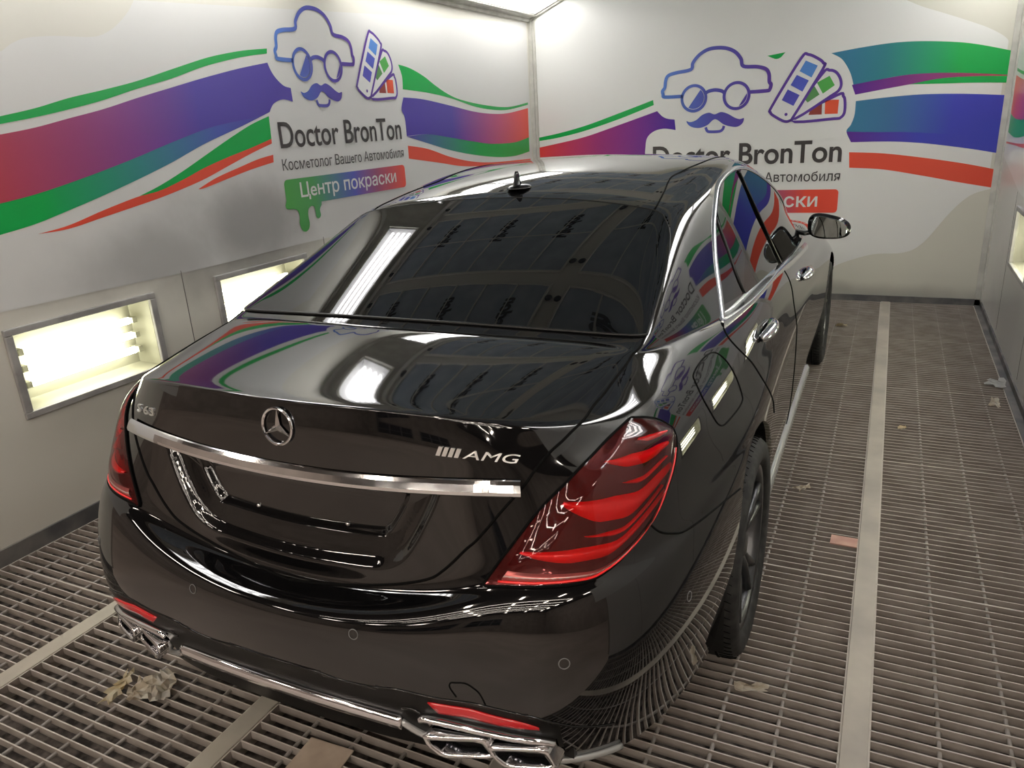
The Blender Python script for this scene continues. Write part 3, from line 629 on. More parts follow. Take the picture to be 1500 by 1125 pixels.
# ------------------------------------------------------------------ the car body surface
# control rows run from the rear centre line round the right side to the front centre line
ROWS = [
 # r0 lower edge
 [(0,-1.105,.330),(.2,-1.103,.330),(.4,-1.08,.322),(.55,-1.03,.315),(.68,-.985,.30),(.79,-.87,.28),(.85,-.65,.26),(.90,-.40,.25),(.905,0,.24),(.88,.4,.22),(.88,.9,.20),(.88,1.5,.20),(.88,2.1,.20),(.89,2.6,.22),(.90,3.165,.22),(.88,3.5,.20),(.78,3.75,.20),(.45,3.98,.20),(0,4.03,.20)],
 # r1
 [(0,-1.135,.46),(.2,-1.133,.46),(.4,-1.12,.465),(.55,-1.098,.465),(.68,-1.06,.46),(.825,-.94,.45),(.885,-.67,.44),(.93,-.41,.42),(.945,0,.42),(.92,.42,.34),(.915,.9,.32),(.915,1.5,.32),(.915,2.1,.32),(.925,2.6,.36),(.945,3.165,.42),(.93,3.52,.42),(.82,3.8,.40),(.5,4.03,.42),(0,4.08,.42)],
 # r2
 [(0,-1.143,.61),(.2,-1.136,.61),(.4,-1.112,.61),(.55,-1.085,.61),(.69,-1.047,.605),(.848,-.945,.60),(.903,-.675,.60),(.937,-.40,.58),(.957,0,.61),(.935,.42,.55),(.93,.9,.55),(.925,1.5,.55),(.925,2.1,.55),(.935,2.6,.58),(.955,3.165,.62),(.94,3.52,.60),(.83,3.82,.58),(.5,4.05,.60),(0,4.09,.60)],
 # r3 bumper shelf outer edge
 [(0,-1.112,.662),(.2,-1.105,.665),(.4,-1.085,.685),(.55,-1.055,.73),(.69,-1.003,.735),(.825,-.912,.735),(.882,-.665,.735),(.915,-.39,.72),(.945,0,.73),(.935,.42,.68),(.93,.9,.66),(.925,1.5,.66),(.925,2.1,.66),(.932,2.6,.68),(.95,3.165,.72),(.93,3.52,.68),(.83,3.82,.66),(.5,4.06,.66),(0,4.1,.66)],
 # r3b shelf inner edge
 [(0,-1.035,.668),(.2,-1.03,.672),(.4,-1.025,.71),(.55,-1.025,.762),(.69,-.968,.765),(.807,-.882,.77),(.866,-.66,.775),(.90,-.39,.76),(.94,0,.77),(.933,.42,.74),(.93,.9,.72),(.923,1.5,.72),(.923,2.1,.72),(.93,2.6,.73),(.945,3.165,.76),(.925,3.52,.70),(.825,3.81,.68),(.5,4.05,.69),(0,4.09,.69)],
 # r4 lid lower face
 [(0,-1.028,.74),(.2,-1.023,.742),(.4,-1.008,.775),(.55,-1.0,.83),(.685,-.935,.83),(.80,-.85,.83),(.856,-.655,.84),(.89,-.39,.82),(.927,0,.82),(.925,.42,.80),(.925,.9,.78),(.92,1.5,.78),(.92,2.1,.78),(.925,2.6,.78),(.932,3.165,.80),(.91,3.52,.73),(.81,3.79,.71),(.49,4.03,.72),(0,4.07,.72)],
 # r5 chrome strip height
 [(0,-1.008,.95),(.2,-1.002,.952),(.4,-.982,.958),(.55,-.95,.965),(.675,-.888,.95),(.785,-.795,.942),(.840,-.635,.937),(.868,-.38,.922),(.893,0,.89),(.905,.42,.875),(.907,.9,.86),(.905,1.5,.85),(.905,2.1,.85),(.908,2.6,.84),(.905,3.165,.845),(.88,3.52,.77),(.78,3.77,.74),(.47,4.0,.75),(0,4.05,.75)],
 # r5b star height
 [(0,-1.004,1.045),(.2,-.998,1.045),(.4,-.975,1.042),(.55,-.93,1.02),(.655,-.865,1.003),(.75,-.765,.995),(.810,-.61,.99),(.845,-.38,.977),(.875,0,.95),(.893,.42,.93),(.896,.9,.92),(.895,1.5,.91),(.895,2.1,.90),(.895,2.6,.895),(.875,3.165,.885),(.84,3.52,.81),(.73,3.73,.77),(.44,3.96,.78),(0,4.01,.78)],
 # r6 trunk lip
 [(0,-.987,1.104),(.2,-.98,1.105),(.4,-.955,1.101),(.55,-.905,1.078),(.645,-.835,1.048),(.718,-.72,1.038),(.772,-.575,1.034),(.806,-.37,1.022),(.843,0,1.0),(.88,.42,.98),(.882,.9,.965),(.88,1.5,.955),(.88,2.1,.945),(.875,2.6,.935),(.83,3.165,.915),(.79,3.5,.86),(.68,3.68,.81),(.4,3.9,.82),(0,3.96,.82)],
 # r6b just ahead of the lip
 [(0,-.966,1.1095),(.2,-.959,1.1095),(.4,-.933,1.105),(.55,-.872,1.088),(.635,-.81,1.064),(.697,-.70,1.058),(.745,-.56,1.056),(.782,-.36,1.047),(.825,0,1.028),(.862,.42,1.01),(.866,.9,.995),(.865,1.5,.985),(.865,2.1,.975),(.855,2.6,.965),(.77,3.165,.955),(.73,3.5,.90),(.62,3.64,.84),(.38,3.83,.85),(0,3.88,.85)],
 # r7 deck
 [(0,-.86,1.119),(.2,-.853,1.119),(.4,-.83,1.114),(.54,-.79,1.103),(.615,-.73,1.090),(.667,-.65,1.085),(.712,-.53,1.083),(.759,-.335,1.073),(.807,.03,1.050),(.845,.43,1.032),(.85,.9,1.018),(.85,1.5,1.008),(.85,2.1,.998),(.835,2.6,.985),(.70,3.165,.975),(.66,3.45,.93),(.55,3.58,.88),(.35,3.75,.88),(0,3.8,.88)],
 # r8 deck middle
 [(0,-.69,1.1375),(.2,-.683,1.137),(.4,-.657,1.132),(.53,-.60,1.120),(.60,-.56,1.118),(.65,-.505,1.114),(.692,-.42,1.110),(.745,-.25,1.098),(.789,.09,1.068),(.832,.45,1.045),(.838,.9,1.035),(.838,1.5,1.025),(.838,2.1,1.013),(.815,2.55,1.0),(.55,3.0,1.01),(.5,3.1,.99),(.4,3.2,.985),(.25,3.25,.985),(0,3.28,.985)],
 # r9 window base
 [(0,-.488,1.159),(.2,-.480,1.158),(.4,-.456,1.150),(.55,-.419,1.138),(.64,-.393,1.135),(.688,-.375,1.134),(.71,-.32,1.13),(.745,-.13,1.118),(.782,.17,1.085),(.815,.47,1.066),(.823,.93,1.057),(.823,1.5,1.047),(.82,2.05,1.033),(.79,2.45,1.018),(.6,2.75,1.04),(.5,2.82,1.045),(.4,2.87,1.05),(.2,2.92,1.055),(0,2.94,1.06)],
 # r9m half way up the glass
 [(0,-.097,1.316),(.2,-.094,1.312),(.4,-.086,1.297),(.52,-.081,1.280),(.595,-.078,1.265),(.637,-.05,1.262),(.662,.02,1.262),(.69,.16,1.262),(.715,.40,1.26),(.735,.68,1.26),(.742,.98,1.26),(.742,1.35,1.256),(.742,1.78,1.235),(.76,2.2,1.15),(.60,2.60,1.13),(.5,2.67,1.135),(.4,2.72,1.14),(.2,2.77,1.145),(0,2.79,1.15)],
 # r10 glass top / roof rail
 [(0,.285,1.425),(.2,.28,1.423),(.4,.255,1.408),(.51,.235,1.395),(.565,.225,1.385),(.605,.25,1.378),(.63,.35,1.382),(.648,.52,1.396),(.654,.76,1.42),(.65,1.0,1.438),(.648,1.25,1.446),(.655,1.55,1.415),(.69,1.93,1.315),(.75,2.3,1.17),(.58,2.5,1.18),(.5,2.55,1.19),(.38,2.6,1.2),(.2,2.64,1.205),(0,2.66,1.21)],
 # r10b just inside the rail
 [(0,.36,1.443),(.2,.355,1.441),(.39,.335,1.428),(.49,.32,1.417),(.54,.32,1.410),(.575,.36,1.408),(.597,.46,1.413),(.613,.60,1.425),(.62,.80,1.444),(.62,1.0,1.461),(.62,1.25,1.469),(.628,1.5,1.445),(.665,1.87,1.35),(.70,2.15,1.25),(.56,2.3,1.28),(.48,2.34,1.29),(.36,2.38,1.3),(.2,2.42,1.305),(0,2.44,1.31)],
 # r11 roof
 [(0,.60,1.483),(.2,.595,1.480),(.35,.58,1.470),(.43,.57,1.462),(.48,.58,1.458),(.51,.62,1.458),(.53,.70,1.465),(.545,.80,1.474),(.555,.92,1.483),(.558,1.08,1.489),(.56,1.28,1.490),(.565,1.5,1.475),(.58,1.72,1.43),(.56,1.85,1.40),(.5,1.9,1.41),(.4,1.93,1.42),(.3,1.95,1.43),(.15,1.96,1.435),(0,1.96,1.437)],
 # r12 roof inner
 [(0,.95,1.508),(.1,.95,1.507),(.2,.95,1.503),(.26,.95,1.500),(.29,.96,1.499),(.305,.98,1.499),(.315,1.02,1.500),(.325,1.06,1.501),(.33,1.12,1.502),(.335,1.2,1.503),(.34,1.3,1.503),(.34,1.4,1.500),(.34,1.5,1.495),(.33,1.56,1.490),(.30,1.58,1.488),(.25,1.6,1.487),(.18,1.61,1.487),(.1,1.62,1.487),(0,1.62,1.487)],
 # r13 spine
 [(0,1.1,1.514),(0,1.12,1.514),(0,1.14,1.514),(0,1.16,1.514),(0,1.18,1.514),(0,1.2,1.514),(0,1.21,1.514),(0,1.22,1.514),(0,1.24,1.514),(0,1.26,1.514),(0,1.3,1.513),(0,1.33,1.512),(0,1.36,1.511),(0,1.38,1.510),(0,1.4,1.510),(0,1.41,1.509),(0,1.42,1.509),(0,1.44,1.508),(0,1.46,1.507)],
]
P_ROWS = np.array(ROWS, float)
MX = np.array([-1, 1, 1.])
for _i in range(6):                                                       # keep the bend at the window base tight
    _w = max(0., 1 - max(0, _i - 3) / 3)
    _r8 = P_ROWS[11, _i] + .94 * _w * (P_ROWS[12, _i] - P_ROWS[11, _i])
    P_ROWS[10, _i] = P_ROWS[10, _i] + .5 * _w * (P_ROWS[11, _i] - P_ROWS[10, _i]); P_ROWS[11, _i] = _r8
for _ in range(3):                                                        # fair the rows lengthwise
    _c = np.concatenate([P_ROWS[:, 2:0:-1] * MX, P_ROWS, P_ROWS[:, -2:-4:-1] * MX], 1)
    _d4 = _c[:, :-4] - 4 * _c[:, 1:-3] + 6 * _c[:, 2:-2] - 4 * _c[:, 3:-1] + _c[:, 4:]
    P_ROWS = P_ROWS - .03 * _d4

def extend(Cn):
    c = np.concatenate([Cn[:, 1:2] * MX, Cn, Cn[:, -2:-1] * MX], 1)
    lo = 2 * c[:1] - c[1:2]; hi = c[-2:-1] * MX
    return np.concatenate([lo, c, hi], 0)

def nodes_of(Cn):
    c = extend(Cn)
    r = (c[:-2] + 4 * c[1:-1] + c[2:]) / 6
    return (r[:, :-2] + 4 * r[:, 1:-1] + r[:, 2:]) / 6

CTRL = P_ROWS.copy()
for _ in range(2):
    CTRL = CTRL + .75 * (P_ROWS - nodes_of(CTRL))
    CTRL[-1, :, 0] = 0

def basis(t):
    return np.stack([(1 - t) ** 3, 3 * t ** 3 - 6 * t ** 2 + 4, -3 * t ** 3 + 3 * t ** 2 + 3 * t + 1, t ** 3], -1) / 6

def knots(counts):
    return np.concatenate([i + np.arange(n) / n for i, n in enumerate(counts)] + [[float(len(counts))]])

NR, NC = P_ROWS.shape[:2]
VK = knots([8, 10, 8, 10, 10, 20, 10, 8, 6, 8, 8, 8, 12, 12, 6, 8, 8, 6])
UK = knots([16, 16, 14, 14, 14, 14, 16, 20, 18, 16, 16, 16, 16, 18, 16, 12, 10, 10])

def evalgrid(vk, uk):
    c = extend(CTRL)
    iv = np.minimum(vk.astype(int), NR - 2); bv = basis(vk - iv)
    iu = np.minimum(uk.astype(int), NC - 2); bu = basis(uk - iu)
    G = np.zeros((len(vk), c.shape[1], 3))
    for k in range(4): G += bv[:, k, None, None] * c[iv + k]
    S = np.zeros((len(vk), len(uk), 3))
    for k in range(4): S += bu[None, :, k, None] * G[:, iu + k]
    S[vk >= NR - 1, :, 0] = 0
    return S
# outlines of the lamps, gaps and small parts in body-surface coordinates (u along the side, v upwards)
UVF = {
 'lamp_bottom': [(2.815, 4.185), (3.236, 4.024), (3.669, 3.924), (4.038, 3.904), (4.331, 3.904), (4.599, 4.165), (4.955, 4.585), (5.325, 5.006)],
 'lamp_outer': [(5.325, 5.006), (5.554, 5.226), (5.732, 5.526), (5.898, 5.826), (6.025, 6.187), (6.102, 6.567), (6.102, 6.888)],
 'lamp_top': [(6.102, 6.888), (5.936, 7.348), (5.694, 7.669), (5.389, 7.909)],
 'lamp_inner': [(2.815, 4.185), (2.943, 4.685), (3.146, 5.066), (3.338, 5.346), (3.516, 5.606), (3.732, 5.887), (3.987, 6.187), (4.293, 6.707), (4.599, 7.148), (4.981, 7.608), (5.389, 7.909)],
 'fuel': [(7.72, 8.75), (7.478, 8.83), (7.134, 8.289), (7.057, 7.829), (6.994, 6.928), (7.057, 6.107), (7.185, 5.706), (7.439, 5.626), (7.809, 5.666), (7.885, 5.967), (7.86, 6.928), (7.834, 7.849)],
 'bseam': [(5.389, 4.905), (5.567, 4.545), (5.783, 4.145), (5.962, 3.744), (6.229, 3.444), (6.561, 3.204), (6.943, 2.943), (7.312, 2.683)],
 'dseam': [(8.204, 9.931), (8.255, 8.349), (8.306, 7.428), (8.459, 6.327), (8.611, 5.426), (8.739, 4.565), (8.866, 3.404), (8.943, 2.643), (8.841, 2.343)],
 'sens': [(1.21, 2.242), (4.076, 2.102), (5.873, 2.182)],
 'refl_top': [(2.153, 1.201), (2.433, 1.221), (2.764, 1.241), (3.096, 1.201), (3.414, 1.161), (3.643, 1.101), (3.783, 1.041)],
 'refl_bot': [(2.293, 1.041), (2.51, 1.061), (2.739, 1.081), (3.096, 1.041), (3.452, 1.021), (3.631, 1.021), (3.745, 1.001)],
 'tow': [(2.586, 1.402), (2.497, 1.542), (2.51, 1.622), (2.586, 1.642), (2.726, 1.662), (2.854, 1.602), (2.943, 1.522), (3.019, 1.362)],
 'crease': [(0.153, 1.261), (0.599, 1.261), (0.968, 1.221), (1.389, 1.241), (1.72, 1.301), (2.293, 1.301), (2.904, 1.341), (3.694, 1.241), (4.331, 0.961), (4.803, 0.761)],
 'lid': [(0.0, 3.844), (0.713, 4.125), (1.287, 4.325), (1.58, 4.405), (1.975, 4.565), (2.178, 4.765), (2.471, 5.086), (2.662, 5.246), (2.943, 5.566), (3.274, 6.007), (3.478, 6.507), (3.72, 7.148), (3.962, 7.608), (4.166, 8.069), (4.611, 9.17), (5.121, 9.791), (5.58, 10.572), (5.159, 11.873)],
 'quarterline': [(3.567, 14.056), (4.51, 15.858), (6.357, 16.098), (8.726, 16.018)],
}
# ------------------------------------------------------------------ car materials
M_PAINT = mat('black_car_paint', (.0035, .0035, .004), .035, coat=.6, spec=.62)
M_GLASS = mat('dark_tinted_glass', (.003, .0035, .004), .015, spec=.62)
M_CHROME = mat('chrome', (.80, .80, .82), .07, 1.0)
M_LETTER = mat('brushed_chrome_letters', (.88, .87, .86), .34, .9)
M_CHROME_SOFT = mat('satin_chrome', (.72, .73, .74), .22, 1.0)
M_GAP = mat('panel_gap_black', (.002, .002, .002), .7, spec=.1)
M_BLACK = mat('satin_black_plastic', (.006, .006, .006), .35)
M_DIFF = mat('diffuser_black', (.0035, .0035, .0035), .28, spec=.35)
M_PIANO = mat('gloss_black_trim', (.003, .003, .003), .06, spec=.6)
M_TYRE = noisy(mat('tyre_rubber', (.02, .02, .02), .75), (.014, .014, .014), (.035, .034, .032), 30, 4)
M_RIM = mat('dark_grey_alloy', (.11, .112, .116), .32, .85)
M_LAMP_BASE = mat('lamp_dark_red', (.055, .0012, .002), .2, coat=1)
M_LAMP_LED = mat('lamp_bright_red', (.95, .016, .018), .25, coat=1)
M_LAMP_CLEAR = mat('lamp_clear_ribbed', (.62, .55, .52), .25, .4)
M_REFLECTOR = mat('red_reflector', (.62, .006, .012), .25, coat=1)
M_SILVER = mat('silver_paint', (.55, .56, .56), .25, .6)
M_MIRROR = mat('mirror_glass', (.30, .36, .37), .01, 1.0)
M_LENS = bpy.data.materials.new('red_lamp_lens'); M_LENS.use_nodes = True
nt = M_LENS.node_tree; nt.nodes.clear()
_o = nt.nodes.new('ShaderNodeOutputMaterial'); _m = nt.nodes.new('ShaderNodeMixShader'); _t = nt.nodes.new('ShaderNodeBsdfTransparent')
_g = nt.nodes.new('ShaderNodeBsdfGlossy'); _f = nt.nodes.new('ShaderNodeFresnel')
_t.inputs[0].default_value = (1, .55, .55, 1); _g.inputs['Roughness'].default_value = .015; _f.inputs[0].default_value = 1.5
nt.links.new(_f.outputs[0], _m.inputs[0]); nt.links.new(_t.outputs[0], _m.inputs[1]); nt.links.new(_g.outputs[0], _m.inputs[2]); nt.links.new(_m.outputs[0], _o.inputs[0])

car = props(empty('sedan_car', (.012, -.489, 0), .007),
            'glossy black luxury sedan with tinted windows and red tail lights standing on the floor grating', 'car')

# ------------------------------------------------------------------ body panels
GR = evalgrid(VK, UK)

def smooth01(t):
    t = np.clip(t, 0, 1); return t * t * (3 - 2 * t)

def sdf(px, pz, poly):
    """signed distance to a closed polygon in the (x, z) plane, negative inside"""
    poly = np.asarray(poly); d = np.full(px.shape, 1e9); ins = np.zeros(px.shape, bool)
    for i in range(len(poly)):
        ax, az = poly[i]; bx, bz = poly[(i + 1) % len(poly)]
        ex, ez = bx - ax, bz - az; wx, wz = px - ax, pz - az
        t = np.clip((wx * ex + wz * ez) / (ex * ex + ez * ez + 1e-12), 0, 1)
        d = np.minimum(d, np.hypot(wx - ex * t, wz - ez * t))
        c = ((az > pz) != (bz > pz)) & (px < (bx - ax) * (pz - az) / (bz - az + 1e-12) + ax)
        ins ^= c
    return np.where(ins, -d, d)

_o = [(.425, .955), (.405, .90), (.365, .82), (.325, .765), (.275, .735), (.20, .722), (0, .712)]
_o = [tuple(q) for q in catmull(_o + [(-.20, .722)], 6)][:-6]; REC_OUT = _o + [(-x, z) for x, z in _o[-2::-1]]
_i = [(.345, .955), (.325, .90), (.285, .83), (.262, .805), (.235, .793), (0, .783)]
_i = [tuple(q) for q in catmull(_i + [(-.235, .793)], 6)][:-6]; REC_IN = _i + [(-x, z) for x, z in _i[-2::-1]]

def recess_depth(x, z):
    a = sdf(x, z, REC_OUT); b = sdf(x, z, REC_IN)
    outer = .020 * smooth01((-a) / .032) + .014 * smooth01((-a - .02) / .06)
    return outer + .016 * smooth01((-b) / .020)

def displace(S):
    S = S.copy(); m = (S[..., 1] < -.88) & (S[..., 2] > .70) & (S[..., 2] < .97)
    if m.any(): S[m, 1] += recess_depth(np.abs(S[m, 0]), S[m, 2])
    return S

def grid_normals(S):
    dv = np.gradient(S, axis=0); du = np.gradient(S, axis=1)
    n = np.cross(du, dv); n /= np.linalg.norm(n, axis=-1, keepdims=True) + 1e-12
    return n

# the licence-plate recess needs a finer grid than the panels around it
VK = np.unique(np.concatenate([VK, np.linspace(4.0, 6.1, 170)]))
UK = np.unique(np.concatenate([UK, np.linspace(0, 3.2, 240)]))
GR = displace(evalgrid(VK, UK))
def exact_normals():
    e = 6e-3; n = len(VK)
    v0, v1 = np.clip(VK - e, 0, NR - 1), np.clip(VK + e, 0, NR - 1); u0, u1 = np.clip(UK - e, 0, NC - 1), np.clip(UK + e, 0, NC - 1)
    dv = displace(evalgrid(v1, UK)) - displace(evalgrid(v0, UK)); du = displace(evalgrid(VK, u1)) - displace(evalgrid(VK, u0))
    q = np.cross(du, dv); q /= np.linalg.norm(q, axis=-1, keepdims=True) + 1e-12
    q[:, 0, 0] = 0; q[:, -1, 0] = 0; q[-1] = (0, 0, 1)
    return q
GN = exact_normals()
LID_U, LID_V = [q[0] for q in UVF['lid'][:-1]] + [5.50, 5.25], [q[1] for q in UVF['lid'][:-1]] + [11.2, 11.9]
BUM_U = [0, .726, 1.6, 2.4, 2.84, 3.5, 4.318, 4.943] + [q[0] for q in UVF['bseam']]
BUM_V = [UVF['lid'][0][1], 4.0, 4.02, 4.05, 4.03, 3.80, 3.92, 4.62] + [q[1] for q in UVF['bseam']]
DR_V = [.7, 1.0, 2.0, 2.643, 3.344, 4.525, 5.446, 6.347, 7.528, 8.57, 10.07, 12]
DR_U = [9.15, 9.12, 9.02, 8.968, 8.892, 8.726, 8.586, 8.446, 8.242, 8.166, 8.14, 8.05]
U_B, U_F = 10.57, 12.75
ARCHES = [(0.0, .362, .397), (3.165, .362, .397)]

def classify(v, u, c):
    if 3.844 <= v <= 11.95 and u < 6 and u < np.interp(v, LID_V, LID_U): return 'trunk_lid'
    if u < 7.338 and v < np.interp(u, BUM_U, BUM_V):
        if .405 < c[0] < .69 and c[1] < -.9 and .345 < c[2] < .425: return None      # the exhaust opening
        return 'diffuser' if u < 4.1 and v < np.interp(u, [q[0] for q in UVF['crease']], [q[1] for q in UVF['crease']]) else 'rear_bumper'
    if v > .7 and v < 11.95 and u < U_F and u > np.interp(v, DR_V, DR_U):
        return 'rear_door' if u < U_B else 'front_door'
    if 12 < v < 14.0 and 8.05 < u < 12.95: return 'cabin_glass_backing'
    if 12.1 < v < 15.9 and u > 13.4: return 'windshield'
    if 12.15 < v < 13.9 and u < np.interp((v - 11.95) / 2.05, [0, .22, .45, .65, .85, 1], [5.30, 5.50, 5.62, 5.50, 5.18, 4.55]) - .12: return None
    return 'body_shell'

NVk, NUk = len(VK), len(UK)
vidx = np.arange(NVk * NUk).reshape(NVk, NUk)
FLAT = GR.reshape(-1, 3).copy(); NFLAT = GN.reshape(-1, 3)
quads, qlab = [], []
removed = np.zeros(len(FLAT), bool); kept = np.zeros(len(FLAT), bool)
for i in range(NVk - 1):
    vm = (VK[i] + VK[i + 1]) / 2
    for j in range(NUk - 1):
        q = (vidx[i, j], vidx[i, j + 1], vidx[i + 1, j + 1], vidx[i + 1, j])
        c = (FLAT[q[0]] + FLAT[q[2]]) / 2
        cut = c[0] > .55 and c[2] < .9 and any(math.hypot(c[1] - a, c[2] - z) < r for a, z, r in ARCHES)
        lab = None if cut else classify(vm, (UK[j] + UK[j + 1]) / 2, c)
        if cut: removed[list(q)] = True
        elif lab:
            kept[list(q)] = True; quads.append(q); qlab.append(lab)
for k in np.where(removed & kept)[0]:                                     # clean round arch edges
    a, z, r = min(ARCHES, key=lambda t: abs(t[0] - FLAT[k, 1]))
    d = np.array([FLAT[k, 1] - a, FLAT[k, 2] - z]); d *= r / np.linalg.norm(d)
    FLAT[k, 1], FLAT[k, 2] = a + d[0], z + d[1]
quads = np.array(quads); qlab = np.array(qlab)

def panel(name, lab, m, sides=(1, -1)):
    """one panel of the shell; both sides joined when it crosses the middle"""
    q = quads[qlab == lab]
    V, F, Nn = [], [], []; base = 0
    for s in sides:
        ids, inv = np.unique(q, return_inverse=True); inv = inv.reshape(q.shape)
        V.append(FLAT[ids] * [s, 1, 1]); Nn.append(NFLAT[ids] * [s, 1, 1])
        F.append((inv if s > 0 else inv[:, ::-1]) + base); base += len(ids)
    V = np.concatenate(V); F = np.concatenate(F); Nn = np.concatenate(Nn)
    if len(sides) == 2:                                                   # weld the centre line
        key = np.round(V, 5) + 0.0; _, first, inv = np.unique(key, axis=0, return_index=True, return_inverse=True)
        inv = inv.reshape(-1); V = V[first]; Nn = Nn[first]; F = inv[F]
        mid = np.abs(V[:, 0]) < 1e-5; Nn[mid, 0] = 0
    F = [list(dict.fromkeys(f.tolist())) for f in F]; F = [f for f in F if len(f) > 2]
    o = from_py(name, V, F, m, car, smooth=True)
    o.data.normals_split_custom_set_from_vertices([tuple(n / (np.linalg.norm(n) + 1e-9)) for n in Nn])
    return o

panel('body_shell', 'body_shell', M_PAINT)
panel('trunk_lid', 'trunk_lid', M_PAINT)
panel('rear_bumper', 'rear_bumper', M_PAINT); panel('diffuser', 'diffuser', M_DIFF)
panel('windshield', 'windshield', M_GLASS)
for s in (1, -1):
    panel('rear_door', 'rear_door', M_PAINT, (s,)); panel('front_door', 'front_door', M_PAINT, (s,))
    panel('window_pillar_trim', 'cabin_glass_backing', M_PIANO, (s,))

# ------------------------------------------------------------------ things laid on the surface
def surf(uv, s=1, off=0.):
    """points of the body surface at (u, v), raised by off along the normal; s=-1 for the left side"""
    uv = np.asarray(uv, float); out = []
    e = 1e-3
    for u, v in uv:
        sg = s
        if u < 0: u, sg = -u, -s
        vv = np.array([max(v - e, 0), v, v + e]); uu = np.array([abs(u - e), u, u + e])
        g = displace(evalgrid(vv, uu))
        if u < e: g[:, 0, 0] *= -1
        du = g[1, 2] - g[1, 0]; dv = g[2, 1] - g[0, 1]
        n = np.cross(du, dv); n /= np.linalg.norm(n) + 1e-12
        out.append((g[1, 1] + n * off) * [sg, 1, 1])
    return np.array(out)

def uvpath(uv, n=6, closed=False): return catmull(uv, n, closed)

def seam(name, uv, s=1, rad=.0022, m=None, n=5, closed=False, off=0., flat=None, parent=None):
    bm = bmesh.new(); tube(bm, surf(uvpath(uv, n, closed), s, off), rad, 6 if not flat else 10, closed=closed, flat=flat)
    return from_bm(name, bm, m or M_GAP, parent or car, smooth=True)

def coons(c0, c1, d0, d1, nu=24, nv=14):
    """c0 bottom, c1 top (left to right); d0 left, d1 right (bottom to top), all in (u, v)"""
    def rs(P, n):
        P = catmull(P, 8); L = np.concatenate([[0], np.cumsum(np.linalg.norm(np.diff(P, axis=0), axis=1))])
        t = np.linspace(0, L[-1], n); return np.stack([np.interp(t, L, P[:, k]) for k in range(2)], 1)
    c0, c1, d0, d1 = rs(c0, nu), rs(c1, nu), rs(d0, nv), rs(d1, nv)
    s = np.linspace(0, 1, nu)[None, :, None]; t = np.linspace(0, 1, nv)[:, None, None]
    return ((1 - t) * c0[None] + t * c1[None] + (1 - s) * d0[:, None] + s * d1[:, None]
            - ((1 - s) * (1 - t) * c0[0] + s * (1 - t) * c0[-1] + (1 - s) * t * c1[0] + s * t * c1[-1]))

def patch(name, UV, s, off, m, parent=None, thick=None):
    nv, nu = UV.shape[:2]
    off = np.broadcast_to(np.asarray(off, float), (nv, nu)).reshape(-1)
    P = np.array([surf([q], s, o)[0] for q, o in zip(UV.reshape(-1, 2), off)])
    id_ = np.arange(nv * nu).reshape(nv, nu); F = []
    for i in range(nv - 1):
        for j in range(nu - 1):
            f = [id_[i, j], id_[i, j + 1], id_[i + 1, j + 1], id_[i + 1, j]]
            F.append(f if s > 0 else f[::-1])
    if thick:                                                             # a rim going down into the body
        rim = list(id_[0, :]) + list(id_[1:, -1]) + list(id_[-1, -2::-1]) + list(id_[-2:0:-1, 0])
        Q = np.array([surf([UV.reshape(-1, 2)[k]], s, off[k] - thick)[0] for k in rim]); b = len(P)
        P = np.concatenate([P, Q]); n = len(rim)
        for k in range(n):
            f = [rim[k], b + k, b + (k + 1) % n, rim[(k + 1) % n]]
            F.append(f if s > 0 else f[::-1])
    return from_py(name, P, F, m, parent or car, smooth=True)

def sub(UV, s0, s1, t0, t1, nu=20, nv=6):
    """a part of a patch given by fractions along it"""
    a, b = UV.shape[:2]; out = np.zeros((nv, nu, 2))
    for i, t in enumerate(np.linspace(t0, t1, nv)):
        for j, s in enumerate(np.linspace(s0, s1, nu)):
            y = t * (a - 1); x = s * (b - 1); i0 = min(int(y), a - 2); j0 = min(int(x), b - 2); fy, fx = y - i0, x - j0
            out[i, j] = (1 - fy) * ((1 - fx) * UV[i0, j0] + fx * UV[i0, j0 + 1]) + fy * ((1 - fx) * UV[i0 + 1, j0] + fx * UV[i0 + 1, j0 + 1])
    return out

# rear window
_t = np.linspace(0, 1, 26); _s = np.linspace(-1, 1, 49)
_ue = np.interp(_t, [0, .22, .45, .65, .85, 1], [5.30, 5.50, 5.62, 5.50, 5.18, 4.55])
RW = np.zeros((26, 49, 2)); GLASS = np.zeros((26, 49, 3))
for j in range(49):
    a = abs(_s[j]); vt = np.interp(a, [0, .8, .93, 1], [14.03, 14.03, 13.99, 13.90])
    for i in range(26): RW[i, j] = (_s[j] * _ue[i], 11.95 + _t[i] * (vt - 11.95))
    for i in range(26):                                                   # the glass is one clean curve from base to top
        q = RW[i, j]; k = [surf([(q[0], v)], 1)[0] for v in (11.97, 13.0, 14.02)]
        x = np.interp(q[1], [11.97, 12.4, 13, 13.6, 14.02], [0, .20, .50, .80, 1])
        GLASS[i, j] = k[0] * (1 - x) * (1 - 2 * x) + k[1] * 4 * x * (1 - x) + k[2] * x * (2 * x - 1)
_n = grid_normals(GLASS); GLASS = GLASS + _n * .006
_id = np.arange(26 * 49).reshape(26, 49)
_F = [[_id[i, j], _id[i, j + 1], _id[i + 1, j + 1], _id[i + 1, j]] for i in range(25) for j in range(48)]
_V = GLASS.reshape(-1, 3); _rimid = list(_id[0, :]) + list(_id[1:, -1]) + list(_id[-1, -2::-1]) + list(_id[-2:0:-1, 0])
_V2 = np.concatenate([_V, _V[_rimid] - _n.reshape(-1, 3)[_rimid] * .02]); _nr = len(_rimid)
_F += [[_rimid[k], len(_V) + k, len(_V) + (k + 1) % _nr, _rimid[(k + 1) % _nr]] for k in range(_nr)]
_rw = from_py('rear_window', _V2, _F, M_GLASS, car, smooth=True)
